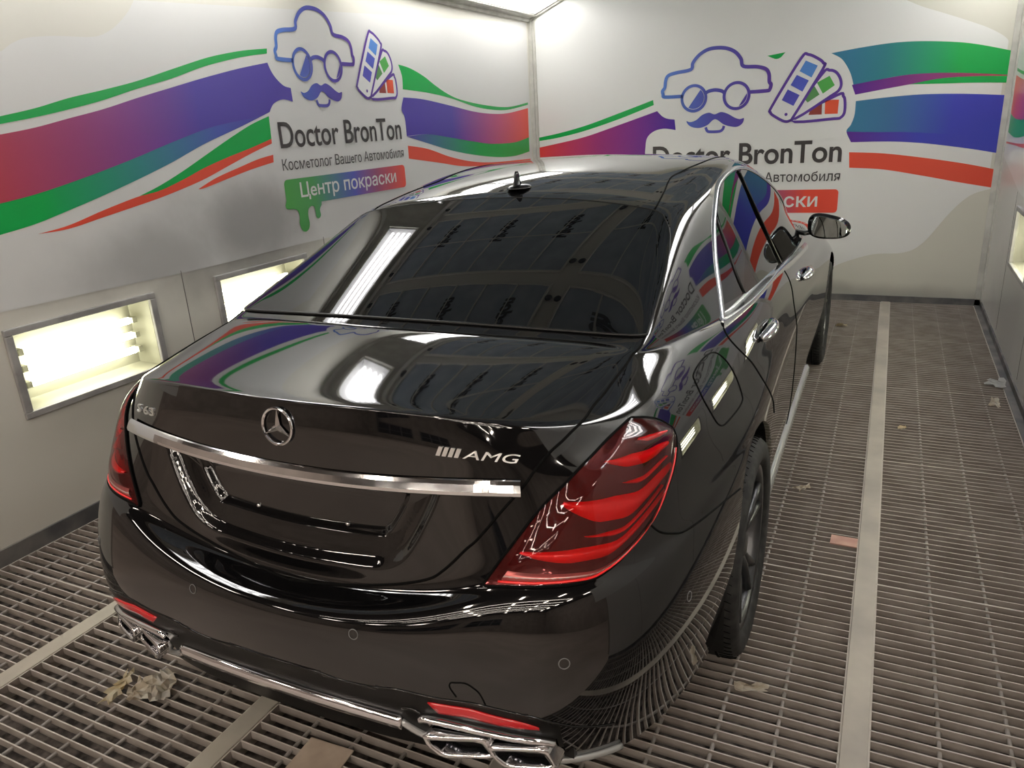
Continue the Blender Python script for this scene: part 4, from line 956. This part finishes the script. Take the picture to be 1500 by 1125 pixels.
_rw.data.normals_split_custom_set_from_vertices([tuple(n) for n in np.concatenate([_n.reshape(-1, 3), _n.reshape(-1, 3)[_rimid]])])
bm = bmesh.new(); tube(bm, [_V[k] - _n.reshape(-1, 3)[k] * .002 for k in _rimid[::2]], .004, 6, closed=True)
from_bm('rear_window_seal', bm, M_BLACK, car, True)

# side glazing, pillars and its bright frame
for s in (1, -1):
    q = coons([(8.12, 12.0), (8.4, 12.0), (8.86, 12.0)], [(7.9, 13.38), (7.93, 13.3)], [(8.12, 12.0), (8.02, 12.7), (7.9, 13.38)], [(8.86, 12.0), (8.5, 12.75), (7.93, 13.3)], 8, 12)
    patch('quarter_glass', q, s, .003, M_GLASS)
    q = coons([(8.98, 11.95), (9.7, 11.9), (10.5, 11.75)], [(8.0, 13.45), (8.2, 13.9), (8.75, 13.99), (9.7, 13.97)], [(8.98, 11.95), (8.58, 12.75), (8.0, 13.45)], [(10.5, 11.75), (10.45, 12.6), (9.7, 13.97)], 20, 14)
    patch('rear_door_glass', q, s, .003, M_GLASS)
    q = coons([(10.72, 11.7), (11.4, 11.3), (12.0, 10.9)], [(9.95, 13.98), (11.0, 13.9), (12.0, 13.7), (12.8, 13.1)], [(10.72, 11.7), (10.65, 12.6), (9.95, 13.98)], [(12.0, 10.9), (12.4, 12.0), (12.8, 13.1)], 20, 14)
    patch('front_door_glass', q, s, .003, M_GLASS)
    seam('window_frame_trim', [(8.20, 10.5), (8.12, 11.2), (8.09, 11.85), (8.05, 12.35), (7.99, 12.65), (7.91, 13.05), (7.85, 13.42), (7.96, 13.98), (8.56, 14.16), (9.72, 14.1), (10.9, 14.02), (12.0, 13.88), (12.6, 13.5), (12.9, 12.8)], s, .01, M_CHROME_SOFT, flat=(.012, .006))
    q = coons([(8.15, 10.0), (9.2, 10.2), (10.2, 10.0), (11.0, 9.0), (12.1, 8.2)], [(8.14, 11.75), (9.2, 12.0), (10.2, 11.8), (11.0, 10.6), (12.1, 9.5)], [(8.15, 10.0), (8.14, 11.0), (8.14, 11.75)], [(12.1, 8.2), (12.1, 8.9), (12.1, 9.5)], 36, 5)
    patch('belt_trim', q, s, np.array([0, .006, .008, .006, 0])[:, None], M_CHROME_SOFT)
    seam('quarter_divider', [(8.93, 12.0), (8.53, 12.8), (7.97, 13.35)], s, .01, M_BLACK, flat=(.012, .006))
    seam('window_divider', [(10.58, 11.75), (10.54, 12.65), (10.33, 13.23), (9.76, 13.97)], s, .012, M_PIANO, flat=(.016, .006))
    # panel gaps
    seam('rear_door_gap', [(8.14, 10.07), (8.166, 8.57), (8.242, 7.528), (8.446, 6.347), (8.586, 5.446), (8.726, 4.525), (8.892, 3.344), (8.96, 2.75)], s, .0028)
    seam('front_door_gap', [(10.57, v) for v in np.linspace(10.4, .8, 10)], s, .0028)
    seam('bumper_gap', [UVF['lamp_outer'][0]] + UVF['bseam'], s, .0028)
    seam('trunk_gap', list(zip(LID_U, LID_V)), s, .0035)
    seam('bumper_crease', [(0, UVF['crease'][0][1])] + UVF['crease'], s, .003, M_PIANO)
    seam('roof_joint', [(3.7, 14.1), (4.535, 15.8), (6.357, 16.1), (8.752, 16.05), (10.5, 16.0)], s, .003)
    if s > 0: seam('fuel_flap_gap', UVF['fuel'], 1, .0024, closed=True)
    seam('side_sill', [(9.0, .28), (9.4, .22), (10, .2), (11, .2), (12, .2), (12.35, .22)], s, .012, M_SILVER, flat=(.020, .034), off=.012)

# tail lights
LB, LO, LT, LI = UVF['lamp_bottom'], UVF['lamp_outer'], UVF['lamp_top'][::-1], UVF['lamp_inner']
LAMP = coons(LB, LT, LI, LO, 34, 26)
for s in (1, -1):
    tl = patch('tail_light', LAMP, s, .003, M_LAMP_BASE)
    if s > 0: pass
    rim = [LAMP[0, j] for j in range(0, 34, 3)] + [LAMP[i, -1] for i in range(1, 25, 3)] + [LAMP[-1, j] for j in range(33, -1, -3)] + [LAMP[i, 0] for i in range(24, 0, -3)]
    seam('lamp_seal', rim, s, .0035, M_GAP, n=3, closed=True, parent=tl, off=.003)
    for (a, b, c, d, h) in ((.06, .92, .205, .33, .040), (.08, .90, .41, .53, .055), (.14, .80, .66, .76, .045), (.34, .78, .83, .89, .026), (.30, .84, .315, .42, .014), (.34, .80, .545, .64, .014)):
        U_ = np.zeros((6, 26, 2))
        for k, fr in enumerate(np.linspace(0, 1, 26)):                    # the bars sweep upward and swell to the outside
            tc = c + (d - c) * fr ** 1.5; hh = h * min(1., .12 + fr / .35) * (1 - .35 * max(0, fr - .75) / .25)
            U_[:, k] = sub(LAMP, a + (b - a) * fr, a + (b - a) * fr, tc - hh, tc + hh, 1, 6)[:, 0]
        o = patch('light_bar', U_, s, np.array([.004, .009, .011, .011, .009, .004])[:, None], M_LAMP_LED, parent=tl)
    seam('light_guide', [tuple(LAMP[1, j]) for j in range(2, 33, 3)] + [tuple(LAMP[i, 32]) for i in range(2, 20, 3)], s, .003, M_LAMP_LED, parent=tl, off=.005, n=3)
    props(patch('reverse_lamp', sub(LAMP, .07, .88, .055, .115, 24, 5), s, np.array([.004, .007, .008, .007, .004])[:, None], M_LAMP_CLEAR, parent=tl), 'clear ribbed reversing light')
    props(patch('lens', LAMP, s, .010 * smooth01(np.minimum(np.minimum(np.arange(26), 25 - np.arange(26))[:, None], np.minimum(np.arange(34), 33 - np.arange(34))[None, :]) / 6.) + .005, M_LENS, parent=tl), 'clear red-tinted outer lens')

# rear reflectors, parking sensors, towing cover, plate screws
for s in (1, -1):
    _rb, _rt2 = UVF['refl_bot'], UVF['refl_top']
    q = coons(_rb[:-1] + [(_rt2[-1][0], (_rb[-1][1] + _rt2[-1][1]) / 2 - .012)], _rt2[:-1] + [(_rt2[-1][0], (_rb[-1][1] + _rt2[-1][1]) / 2 + .012)], [_rb[0], _rt2[0]], [(_rt2[-1][0], (_rb[-1][1] + _rt2[-1][1]) / 2 - .012), (_rt2[-1][0], (_rb[-1][1] + _rt2[-1][1]) / 2 + .012)], 24, 5)
    patch('reflector', q, s, .004, M_REFLECTOR, thick=.006)
    for u, v in UVF['sens']:
        c = surf([(u, v)], s, 0)[0]; n = surf([(u, v)], s, 1)[0] - c; n = Vector(n).normalized()
        a = n.orthogonal().normalized(); b = n.cross(a); bm = bmesh.new()
        tube(bm, [Vector(c) + n * .0005 + (a * math.cos(t) + b * math.sin(t)) * .0115 for t in np.linspace(0, 2 * math.pi, 24, endpoint=False)], .0011, 6, closed=True)
        from_bm('parking_sensor', bm, mat('sensor_ring', (.16, .16, .16), .3) if 'sensor_ring' not in bpy.data.materials else bpy.data.materials['sensor_ring'], car, True)
    c = surf([(.68, 5.30)], s, .0)[0]; bm = bmesh.new(); lathe(bm, [(0, -.004), (.004, -.004), (.0055, 0), (.0055, .006)], 14, 'y')
    props(from_bm('plate_screw_hole', bm, M_CHROME_SOFT, car, True), None).location = c
seam('tow_eye_cover', UVF['tow'], 1, .0018)

# chrome strip over the plate recess, lower chrome
bm = bmesh.new(); _us = np.linspace(-3.26, 3.26, 61); _sec = [(.000, -.017), (.012, -.0165), (.0165, -.012), (.017, -.004), (.010, .010), (.004, .0165), (.0, .018)]
_rg = []
for u in _us:
    _g = evalgrid(np.array([5.98]), np.abs(np.array([abs(u) - .01, abs(u), abs(u) + .01])))[0]
    if abs(u) < .011: _g[0, 0] *= -1
    _tn = _g[2] - _g[0]; n = np.array([-_tn[1] * -1, -_tn[0], 0]); n /= np.linalg.norm(n); c = _g[1]
    if u < 0: n = n * [-1, 1, 1]; c = c * [-1, 1, 1]
    _rg.append([bm.verts.new(Vector(c + n * (o + .001)) + Vector((0, 0, z + .004))) for o, z in _sec])
for A, B in zip(_rg, _rg[1:]):
    for k in range(len(_sec) - 1): bm.faces.new((A[k], A[k + 1], B[k + 1], B[k]))
bm.faces.new(_rg[0]); bm.faces.new(_rg[-1][::-1])
from_bm('chrome_strip', bm, M_CHROME, car)
M_CH2 = M_CHROME
seam('lower_chrome_strip', [(u, .70 - .05 * (abs(u) / 1.68) ** 3) for u in np.linspace(-1.72, 1.72, 17)], 1, .01, M_CHROME, n=3, flat=(.012, .019), off=.006)
for s in (1, -1):
    seam('lower_edge_trim', [(1.70, .66), (1.95, .42), (2.35, .22), (3.0, .13), (3.8, .12), (4.4, .12), (4.9, .08)], s, .006, M_SILVER, flat=(.008, .009), off=.004)
    seam('exhaust_upper_trim', [(2.02, .86), (2.12, .90), (2.6, .90), (3.2, .86), (3.75, .80), (3.95, .72)], s, .008, M_CHROME, flat=(.012, .009), off=.006)
    seam('bumper_vent_trim', [(1.75, .95), (1.9, .98), (2.0, .93)], s, .004, M_PIANO)

def text_mesh(name, body, size, m, mat4, parent=None, ext=.0, bold=0., shear=0., sx=1., align='CENTER', bev=0.):
    cu = bpy.data.curves.new(name, 'FONT'); cu.body = body; cu.size = size; cu.extrude = ext; cu.offset = bold; cu.shear = shear
    cu.align_x = align; cu.align_y = 'BOTTOM_BASELINE'; cu.resolution_u = 6; cu.bevel_depth = bev; cu.bevel_resolution = 1
    t = bpy.data.objects.new(name, cu); C.objects.link(t)
    dg = bpy.context.evaluated_depsgraph_get(); me = bpy.data.meshes.new_from_object(t.evaluated_get(dg))
    bpy.data.objects.remove(t); me.transform(mat4 @ Matrix.Diagonal((sx, 1, 1, 1)))
    return link(name, me, m, parent)

def frame_at(u, v, s=1, off=0.):
    c = Vector(surf([(u, v)], s, off)[0]); n = (Vector(surf([(u, v)], s, off + .1)[0]) - c).normalized()
    x = (Vector(surf([(u + .05, v)], s)[0]) - Vector(surf([(u - .05, v)], s)[0])).normalized() * (1 if s > 0 else -1)
    x = (x - n * x.dot(n)).normalized(); y = n.cross(x)
    return Matrix(((x.x, y.x, n.x, c.x), (x.y, y.y, n.y, c.y), (x.z, y.z, n.z, c.z), (0, 0, 0, 1)))

_bv = []
for o in car.children:
    if o.name.startswith('trunk_lid'): _bv.append(BVHTree.FromPolygons([v.co.copy() for v in o.data.vertices], [tuple(p.vertices) for p in o.data.polygons]))
def lay_on_lid(o, M, lift=.0005):
    """bend flat lettering onto the lid"""
    Mi = M.inverted(); n = (M.to_3x3() @ Vector((0, 0, 1))).normalized()
    for v in o.data.vertices:
        h = (Mi @ v.co).z; q = v.co - n * h; hit = _bv[0].ray_cast(q + n * .05, -n)
        if hit[0] is not None: v.co = hit[0] + n * (max(h, 0) + lift)
    return o
_sm3 = frame_at(2.70, 6.52, -1, 0.); lay_on_lid(text_mesh('model_lettering', 'S 63', .031, M_LETTER, _sm3, car, .004, .0002, 0, 2.1), _sm3)
_am = frame_at(2.80, 6.70, 1, 0.)
lay_on_lid(text_mesh('badge_lettering', 'AMG', .027, M_LETTER, _am, car, .004, .0, .25, 2.0), _am)
bm = bmesh.new()
for k in range(4):
    x0 = -.118 + k * .0135
    lo = [bm.verts.new(_am @ Vector(p)) for p in ((x0, 0, 0), (x0 + .009, 0, 0), (x0 + .015, .0195, 0), (x0 + .006, .0195, 0))]
    hi = [bm.verts.new(_am @ Vector(p)) for p in ((x0, 0, .004), (x0 + .009, 0, .004), (x0 + .015, .0195, .004), (x0 + .006, .0195, .004))]
    bm.faces.new(hi)
    for i in range(4): bm.faces.new((lo[i], lo[(i + 1) % 4], hi[(i + 1) % 4], hi[i]))
lay_on_lid(from_bm('badge_bars', bm, M_LETTER, car), _am)
# star emblem
_sm = frame_at(.02, 7.02, 1, .004); bm = bmesh.new(); RS = .043
tube(bm, [_sm @ Vector((math.cos(t) * RS, math.sin(t) * RS, 0)) for t in np.linspace(0, 2 * math.pi, 40, endpoint=False)], .0034, 8, closed=True)
for k in range(3):
    a = math.pi / 2 + k * 2 * math.pi / 3; d = Vector((math.cos(a), math.sin(a), 0)); p = Vector((-d.y, d.x, 0))
    tip = bm.verts.new(_sm @ (d * RS)); l = bm.verts.new(_sm @ (d * .005 + p * .0085)); r = bm.verts.new(_sm @ (d * .005 - p * .0085))
    top = bm.verts.new(_sm @ Vector((0, 0, .007)))
    bm.faces.new((tip, l, top)); bm.faces.new((tip, top, r))
from_bm('star_emblem', bm, M_CHROME, car, recalc=True)

# exhaust tips
def tip(name, cx, cz, y0, wd, ht, s, sk):
    """a chrome frame with slanting sides around a dark opening"""
    def loop(k, y):
        w_, h_ = wd / 2 + k, ht / 2 + k; P = [(-w_, h_), (w_ * .78, h_), (w_ * 1.0 + sk * .2, -h_ * .75), (w_ * .9, -h_), (-w_ * .45 - sk * .2, -h_), (-w_ * .92, h_ * .2)]
        Q = catmull(P, 1, True); out = []
        for i in range(len(Q)):
            a, b, c = Q[i - 1], Q[i], Q[(i + 1) % len(Q)]
            for f in (.25, .12): out.append(b + (a - b) * f)
            for f in (.12, .25): out.append(b + (c - b) * f)
        return [Vector(((cx + x) * s, y + .35 * x * 1.0, cz + z)) for x, z in out]
    o_ = [loop(.0, y0 + .09), loop(.002, y0 + .004), loop(-.002, y0), loop(-.009, y0), loop(-.011, y0 + .006), loop(-.012, y0 + .09)]
    bm = bmesh.new(); R_ = [[bm.verts.new(p) for p in l] for l in o_]; n = len(R_[0])
    for i in range(len(R_) - 1):
        for k in range(n): bm.faces.new((R_[i][k], R_[i][(k + 1) % n], R_[i + 1][(k + 1) % n], R_[i + 1][k]))
    o = from_bm(name, bm, M_CHROME, car, True)
    bm = bmesh.new(); bm.faces.new([bm.verts.new(p + Vector((0, -.02, 0))) for p in loop(-.012, y0 + .09)])
    from_bm('pipe_interior', bm, mat('sooty_pipe', (.012, .011, .010), .6) if 'sooty_pipe' not in bpy.data.materials else bpy.data.materials['sooty_pipe'], o)
for s in (1, -1):
    tip('exhaust_tip', .482, .388, -1.118, .145, .058, s, .03); tip('exhaust_tip', .620, .378, -1.085, .135, .058, s, .03)
    bm = bmesh.new(); box(bm, (min(.39 * s, .71 * s), -1.0, .335), (max(.39 * s, .71 * s), -.84, .45)); from_bm('exhaust_housing', bm, M_BLACK, car)

# wheels
def wheel(y, s):
    wl = empty('wheel', (.81 * s, y, .355), parent=car)
    R_, wd = .355, .142
    bm = bmesh.new()
    lathe(bm, [(.265, .10), (.27, .128), (.285, wd - .004), (.315, wd), (.335, wd - .006), (.348, wd - .022), (R_ - .001, wd - .04), (R_, .05), (R_, 0), (R_, -.05), (R_ - .001, -wd + .04), (.335, -wd + .006), (.30, -wd), (.265, -.12)], 72)
    for x in (-.075, -.028, .028, .075): pass
    from_bm('tyre', bm, M_TYRE, wl, True)
    bm = bmesh.new()
    for x in (-.078, -.028, .028, .078):
        tube(bm, [Vector((x, math.cos(t) * (R_ + .0004), math.sin(t) * (R_ + .0004))) for t in np.linspace(0, 2 * math.pi, 60, endpoint=False)], .004, 6, closed=True, flat=(.005, .0012))
    for k in range(80):
        t = 2 * math.pi * k / 80
        for sx in (-1, 1):
            p = [Vector((sx * x, math.cos(t + dt) * r, math.sin(t + dt) * r)) for x, dt, r in ((.085, 0, R_ + .0006), (.112, .03, R_ - .0012), (.124, .045, .3505))]
            tube(bm, p, .0015, 5)
    from_bm('tread_groove', bm, M_GAP, wl, True)
    bm = bmesh.new()
    lathe(bm, [(.262, -.11), (.262, .10), (.268, .118), (.262, .126), (.250, .122), (.243, .10), (.240, .02), (.238, -.10)], 72)
    rim = from_bm('rim', bm, M_RIM, wl, True)
    bm = bmesh.new()
    for k in range(5):
        for dd in (-.17, .17):
            a = 2 * math.pi * k / 5 + .3
            P = []
            for r, da, x in ((.055, dd * .5, .085), (.13, dd * .72, .098), (.20, dd * .95, .105), (.246, dd * 1.12, .108)):
                P.append(Vector((x, math.cos(a + da) * r, math.sin(a + da) * r)))
            tube(bm, P, .012, 8, flat=(.015, .014))
    lathe(bm, [(0, .112), (.03, .112), (.04, .106), (.075, .09), (.08, .06), (.078, .02)], 40)
    from_bm('spokes', bm, M_RIM, wl, True)
    bm = bmesh.new(); lathe(bm, [(.07, .03), (.185, .03), (.187, .02), (.185, 0), (.07, 0)], 48); from_bm('brake_disc', bm, mat('brake_steel', (.25, .25, .25), .35, 1) if 'brake_steel' not in bpy.data.materials else bpy.data.materials['brake_steel'], wl, True)
    if s < 0:
        for o in wl.children: o.rotation_euler = (0, 0, math.pi)
    return wl
for y in (0, 3.165):
    for s in (1, -1):
        wl = wheel(y, s)
        bm = bmesh.new()                                                  # the dark wheel housing behind the arch
        N_ = 28; A = [math.pi * k / (N_ - 1) * 1.24 - .12 * math.pi for k in range(N_)]
        rr = .402
        o1 = [bm.verts.new((.925 * s, y + math.cos(a) * rr, .362 + math.sin(a) * rr)) for a in A]
        o2 = [bm.verts.new((.56 * s, y + math.cos(a) * rr, .362 + math.sin(a) * rr)) for a in A]
        for k in range(N_ - 1): bm.faces.new((o1[k], o1[k + 1], o2[k + 1], o2[k]))
        bm.faces.new(o2)
        from_bm('wheel_housing', bm, M_BLACK, car)
        # rolled edge of the arch
        tr = []
        BV = None
bm = bmesh.new(); box(bm, (-.68, -.75, .22), (.68, 3.75, .30)); from_bm('underbody', bm, M_BLACK, car)
bm = bmesh.new(); box(bm, (-.55, -.90, .30), (.55, 3.7, .62)); from_bm('chassis', bm, M_BLACK, car)

# door handles, mirrors, aerial
for s in (1, -1):
    for u, v in ((9.08, 7.35), (11.45, 6.75)):
        c = Vector(surf([(u, v)], s, 0)[0]); n = (Vector(surf([(u, v)], s, .1)[0]) - c).normalized()
        L = [(-.115, .002, .010), (-.10, .012, .017), (-.05, .022, .021), (0, .026, .022), (.05, .022, .021), (.10, .012, .017), (.115, .002, .010)]
        bm = bmesh.new(); pts = [c + Vector((0, y, -.02 * (y < 0) * abs(y))) + n * o for y, o, r in L]
        tube(bm, catmull(np.array(pts), 3), list(np.interp(np.linspace(0, 1, 19), np.linspace(0, 1, 7), [r for *_, r in L])), 12)
        from_bm('door_handle', bm, M_CHROME, car, True)
    # mirror
    mr = empty('side_mirror', (.0, 0, 0), parent=car)
    cx, cy, cz = .972 * s, 2.18, 1.062
    bm = bmesh.new(); bmesh.ops.create_uvsphere(bm, u_segments=32, v_segments=20, radius=1)
    for v in bm.verts:
        x, y, z = v.co
        f = lambda t, p: math.copysign(abs(t) ** p, t)
        x, z = f(x, .72), f(z, .72)
        hh = .066 + .012 * (-x)                                           # taller at the inner end
        yy = y * (.075 if y > 0 else .022)
        v.co = (cx + s * x * .108, cy + yy + .25 * 0, cz + z * hh * (1.0 if z > 0 else .95) - x * .012)
    from_bm('mirror_housing', bm, M_PAINT, mr, True)
    bm = bmesh.new(); n_ = 36; ring = []; inn = []
    for k in range(n_):
        t = 2 * math.pi * k / n_; f = lambda q, p: math.copysign(abs(q) ** p, q)
        x, z = f(math.cos(t), .62), f(math.sin(t), .62); hh = (.066 + .012 * (-x)) * .80
        ring.append(bm.verts.new((cx + s * x * .090, cy - .024, cz + z * hh - x * .012)))
        inn.append(bm.verts.new((cx + s * x * .087, cy - .0255, cz + z * (hh - .003) - x * .012)))
    for k in range(n_): bm.faces.new((ring[k], ring[(k + 1) % n_], inn[(k + 1) % n_], inn[k]))
    bm.faces.new(inn)
    from_bm('mirror_glass', bm, M_MIRROR, mr)
    bm = bmesh.new(); tube(bm, [(.80 * s, 2.22, 1.035), (.85 * s, 2.215, 1.025), (.90 * s, 2.20, 1.035)], .018, 10, flat=(.03, .014))
    from_bm('mirror_arm', bm, M_PAINT, mr, True)
_a = surf([(0, 15.0)], 1, 0)[0]
an = empty('roof_aerial', tuple(_a), parent=car)
bm = bmesh.new(); bmesh.ops.create_uvsphere(bm, u_segments=24, v_segments=12, radius=1)
for v in bm.verts: v.co = (v.co.x * .044, v.co.y * .06 + .018, max(v.co.z, -.3) * .013 + .006)
from_bm('aerial_base', bm, M_PIANO, an, True)
bm = bmesh.new(); sec = [(-.035, .012, .008), (-.03, .03, .007), (-.02, .055, .0055), (-.012, .066, .004)]
rings = []
for k, (y, z, hw) in enumerate(sec):
    L_ = .075 - k * .018
    rings.append([bm.verts.new((hw * math.cos(t), y + L_ / 2 + L_ / 2 * math.sin(t), z)) for t in np.linspace(0, 2 * math.pi, 14, endpoint=False)])
for a, b in zip(rings, rings[1:]):
    for k in range(14): bm.faces.new((a[k], a[(k + 1) % 14], b[(k + 1) % 14], b[k]))
bm.faces.new(rings[-1])
from_bm('aerial_fin', bm, M_PIANO, an, True)
# ------------------------------------------------------------------ scraps on the grating
def scrap(name, label, cat, loc, sx, sy, h, m, seed, nx=9, ny=9, curl=.5, group=None):
    """a crumpled sheet"""
    r = random.Random(seed); g = {}; bm = bmesh.new()
    ang = r.uniform(0, 3.1); ca, sa = math.cos(ang), math.sin(ang)
    for i in range(nx):
        for j in range(ny):
            u, v = i / (nx - 1) - .5, j / (ny - 1) - .5
            z = h * (.5 + .5 * math.sin(u * 17 + seed) * math.cos(v * 15 + seed * 2)) * r.uniform(.35, 1.)
            x, y = u * sx * (1 - curl * .35 * math.cos(v * 6 + seed)) + r.uniform(-.9, .9) * sx / nx, v * sy * (1 - curl * .4 * math.sin(u * 5 + seed)) + r.uniform(-.9, .9) * sy / ny
            g[i, j] = bm.verts.new((x * ca - y * sa, x * sa + y * ca, z + .001))
    for i in range(nx - 1):
        for j in range(ny - 1): bm.faces.new((g[i, j], g[i + 1, j], g[i + 1, j + 1], g[i, j + 1]))
    bmesh.ops.solidify(bm, geom=bm.faces[:], thickness=.0006)
    return props(from_bm(name, bm, m, loc=loc), label, cat, group)
M_PAPER = noisy(mat('masking_paper', (.66, .60, .50), .8), (.60, .52, .40), (.74, .70, .63), 22, 4)
M_TAPE = noisy(mat('masking_tape', (.66, .55, .36), .7), (.60, .48, .28), (.72, .66, .52), 18, 3)
M_FILM = mat('pale_film', (.66, .66, .64), .4)
scrap('paper_scrap', 'crumpled whitish paper on the grating behind the car, left of the exhaust', 'paper', (-.765, -1.445, .0), .13, .12, .05, M_PAPER, 3, 10, 10)
scrap('tape_scrap', 'torn strip of yellowed masking tape beside the crumpled paper behind the car', 'tape', (-.875, -1.485, .0), .15, .045, .03, M_TAPE, 5, 12, 4)
bm = bmesh.new(); box(bm, (-.075, -.10, 0), (.075, .10, .004), .001)
o = props(from_bm('metal_plate', bm, noisy(mat('brown_plate', (.45, .36, .28), .55), (.40, .315, .245), (.5, .41, .33), 10, 4), loc=(-.062, -1.50, .0)), 'flat square brown plate lying on the grating behind the rear bumper', 'plate'); o.rotation_euler = (0, 0, .05)
bm = bmesh.new(); box(bm, (-.05, -.035, 0), (.05, .035, .006), .001)
o = props(from_bm('cardboard_piece', bm, noisy(mat('pink_card', (.55, .33, .27), .8), (.50, .29, .24), (.60, .38, .31), 14, 3), loc=(1.208, .27, .0)), 'small pinkish brown card lying on the grating beside the pale floor beam', 'card'); o.rotation_euler = (0, 0, -.02)
for nm, lb_, c, loc, sx, sy, h, m, sd in (('film_scrap', 'pale torn plastic film on the grating near the right wall', 'film', (1.94, 2.50, 0), .16, .09, .03, M_FILM, 11),
        ('paper_scrap', 'thin pale paper shred near the right wall, below the plastic film', 'paper', (1.90, 2.15, 0), .14, .05, .015, M_PAPER, 12),
        ('paper_scrap', 'small pale paper shred on the grating beside the side sill of the car', 'paper', (1.01, .70, 0), .075, .04, .02, M_PAPER, 13),
        ('paper_scrap', 'pale folded paper bit on the grating just behind the right rear tyre', 'paper', (1.0, -.72, 0), .10, .04, .015, M_PAPER, 14),
        ('tape_scrap', 'tiny yellowish tape crumb on the grating near the front wheel', 'tape', (1.0, 3.70, 0), .07, .06, .03, M_TAPE, 15),
        ('tape_scrap', 'tiny yellow crumb on the grating right of the pale beam', 'tape', (1.42, 1.60, 0), .05, .03, .015, M_TAPE, 16)):
    scrap(nm, lb_, c, loc, sx, sy, h, m, sd, 7, 6)
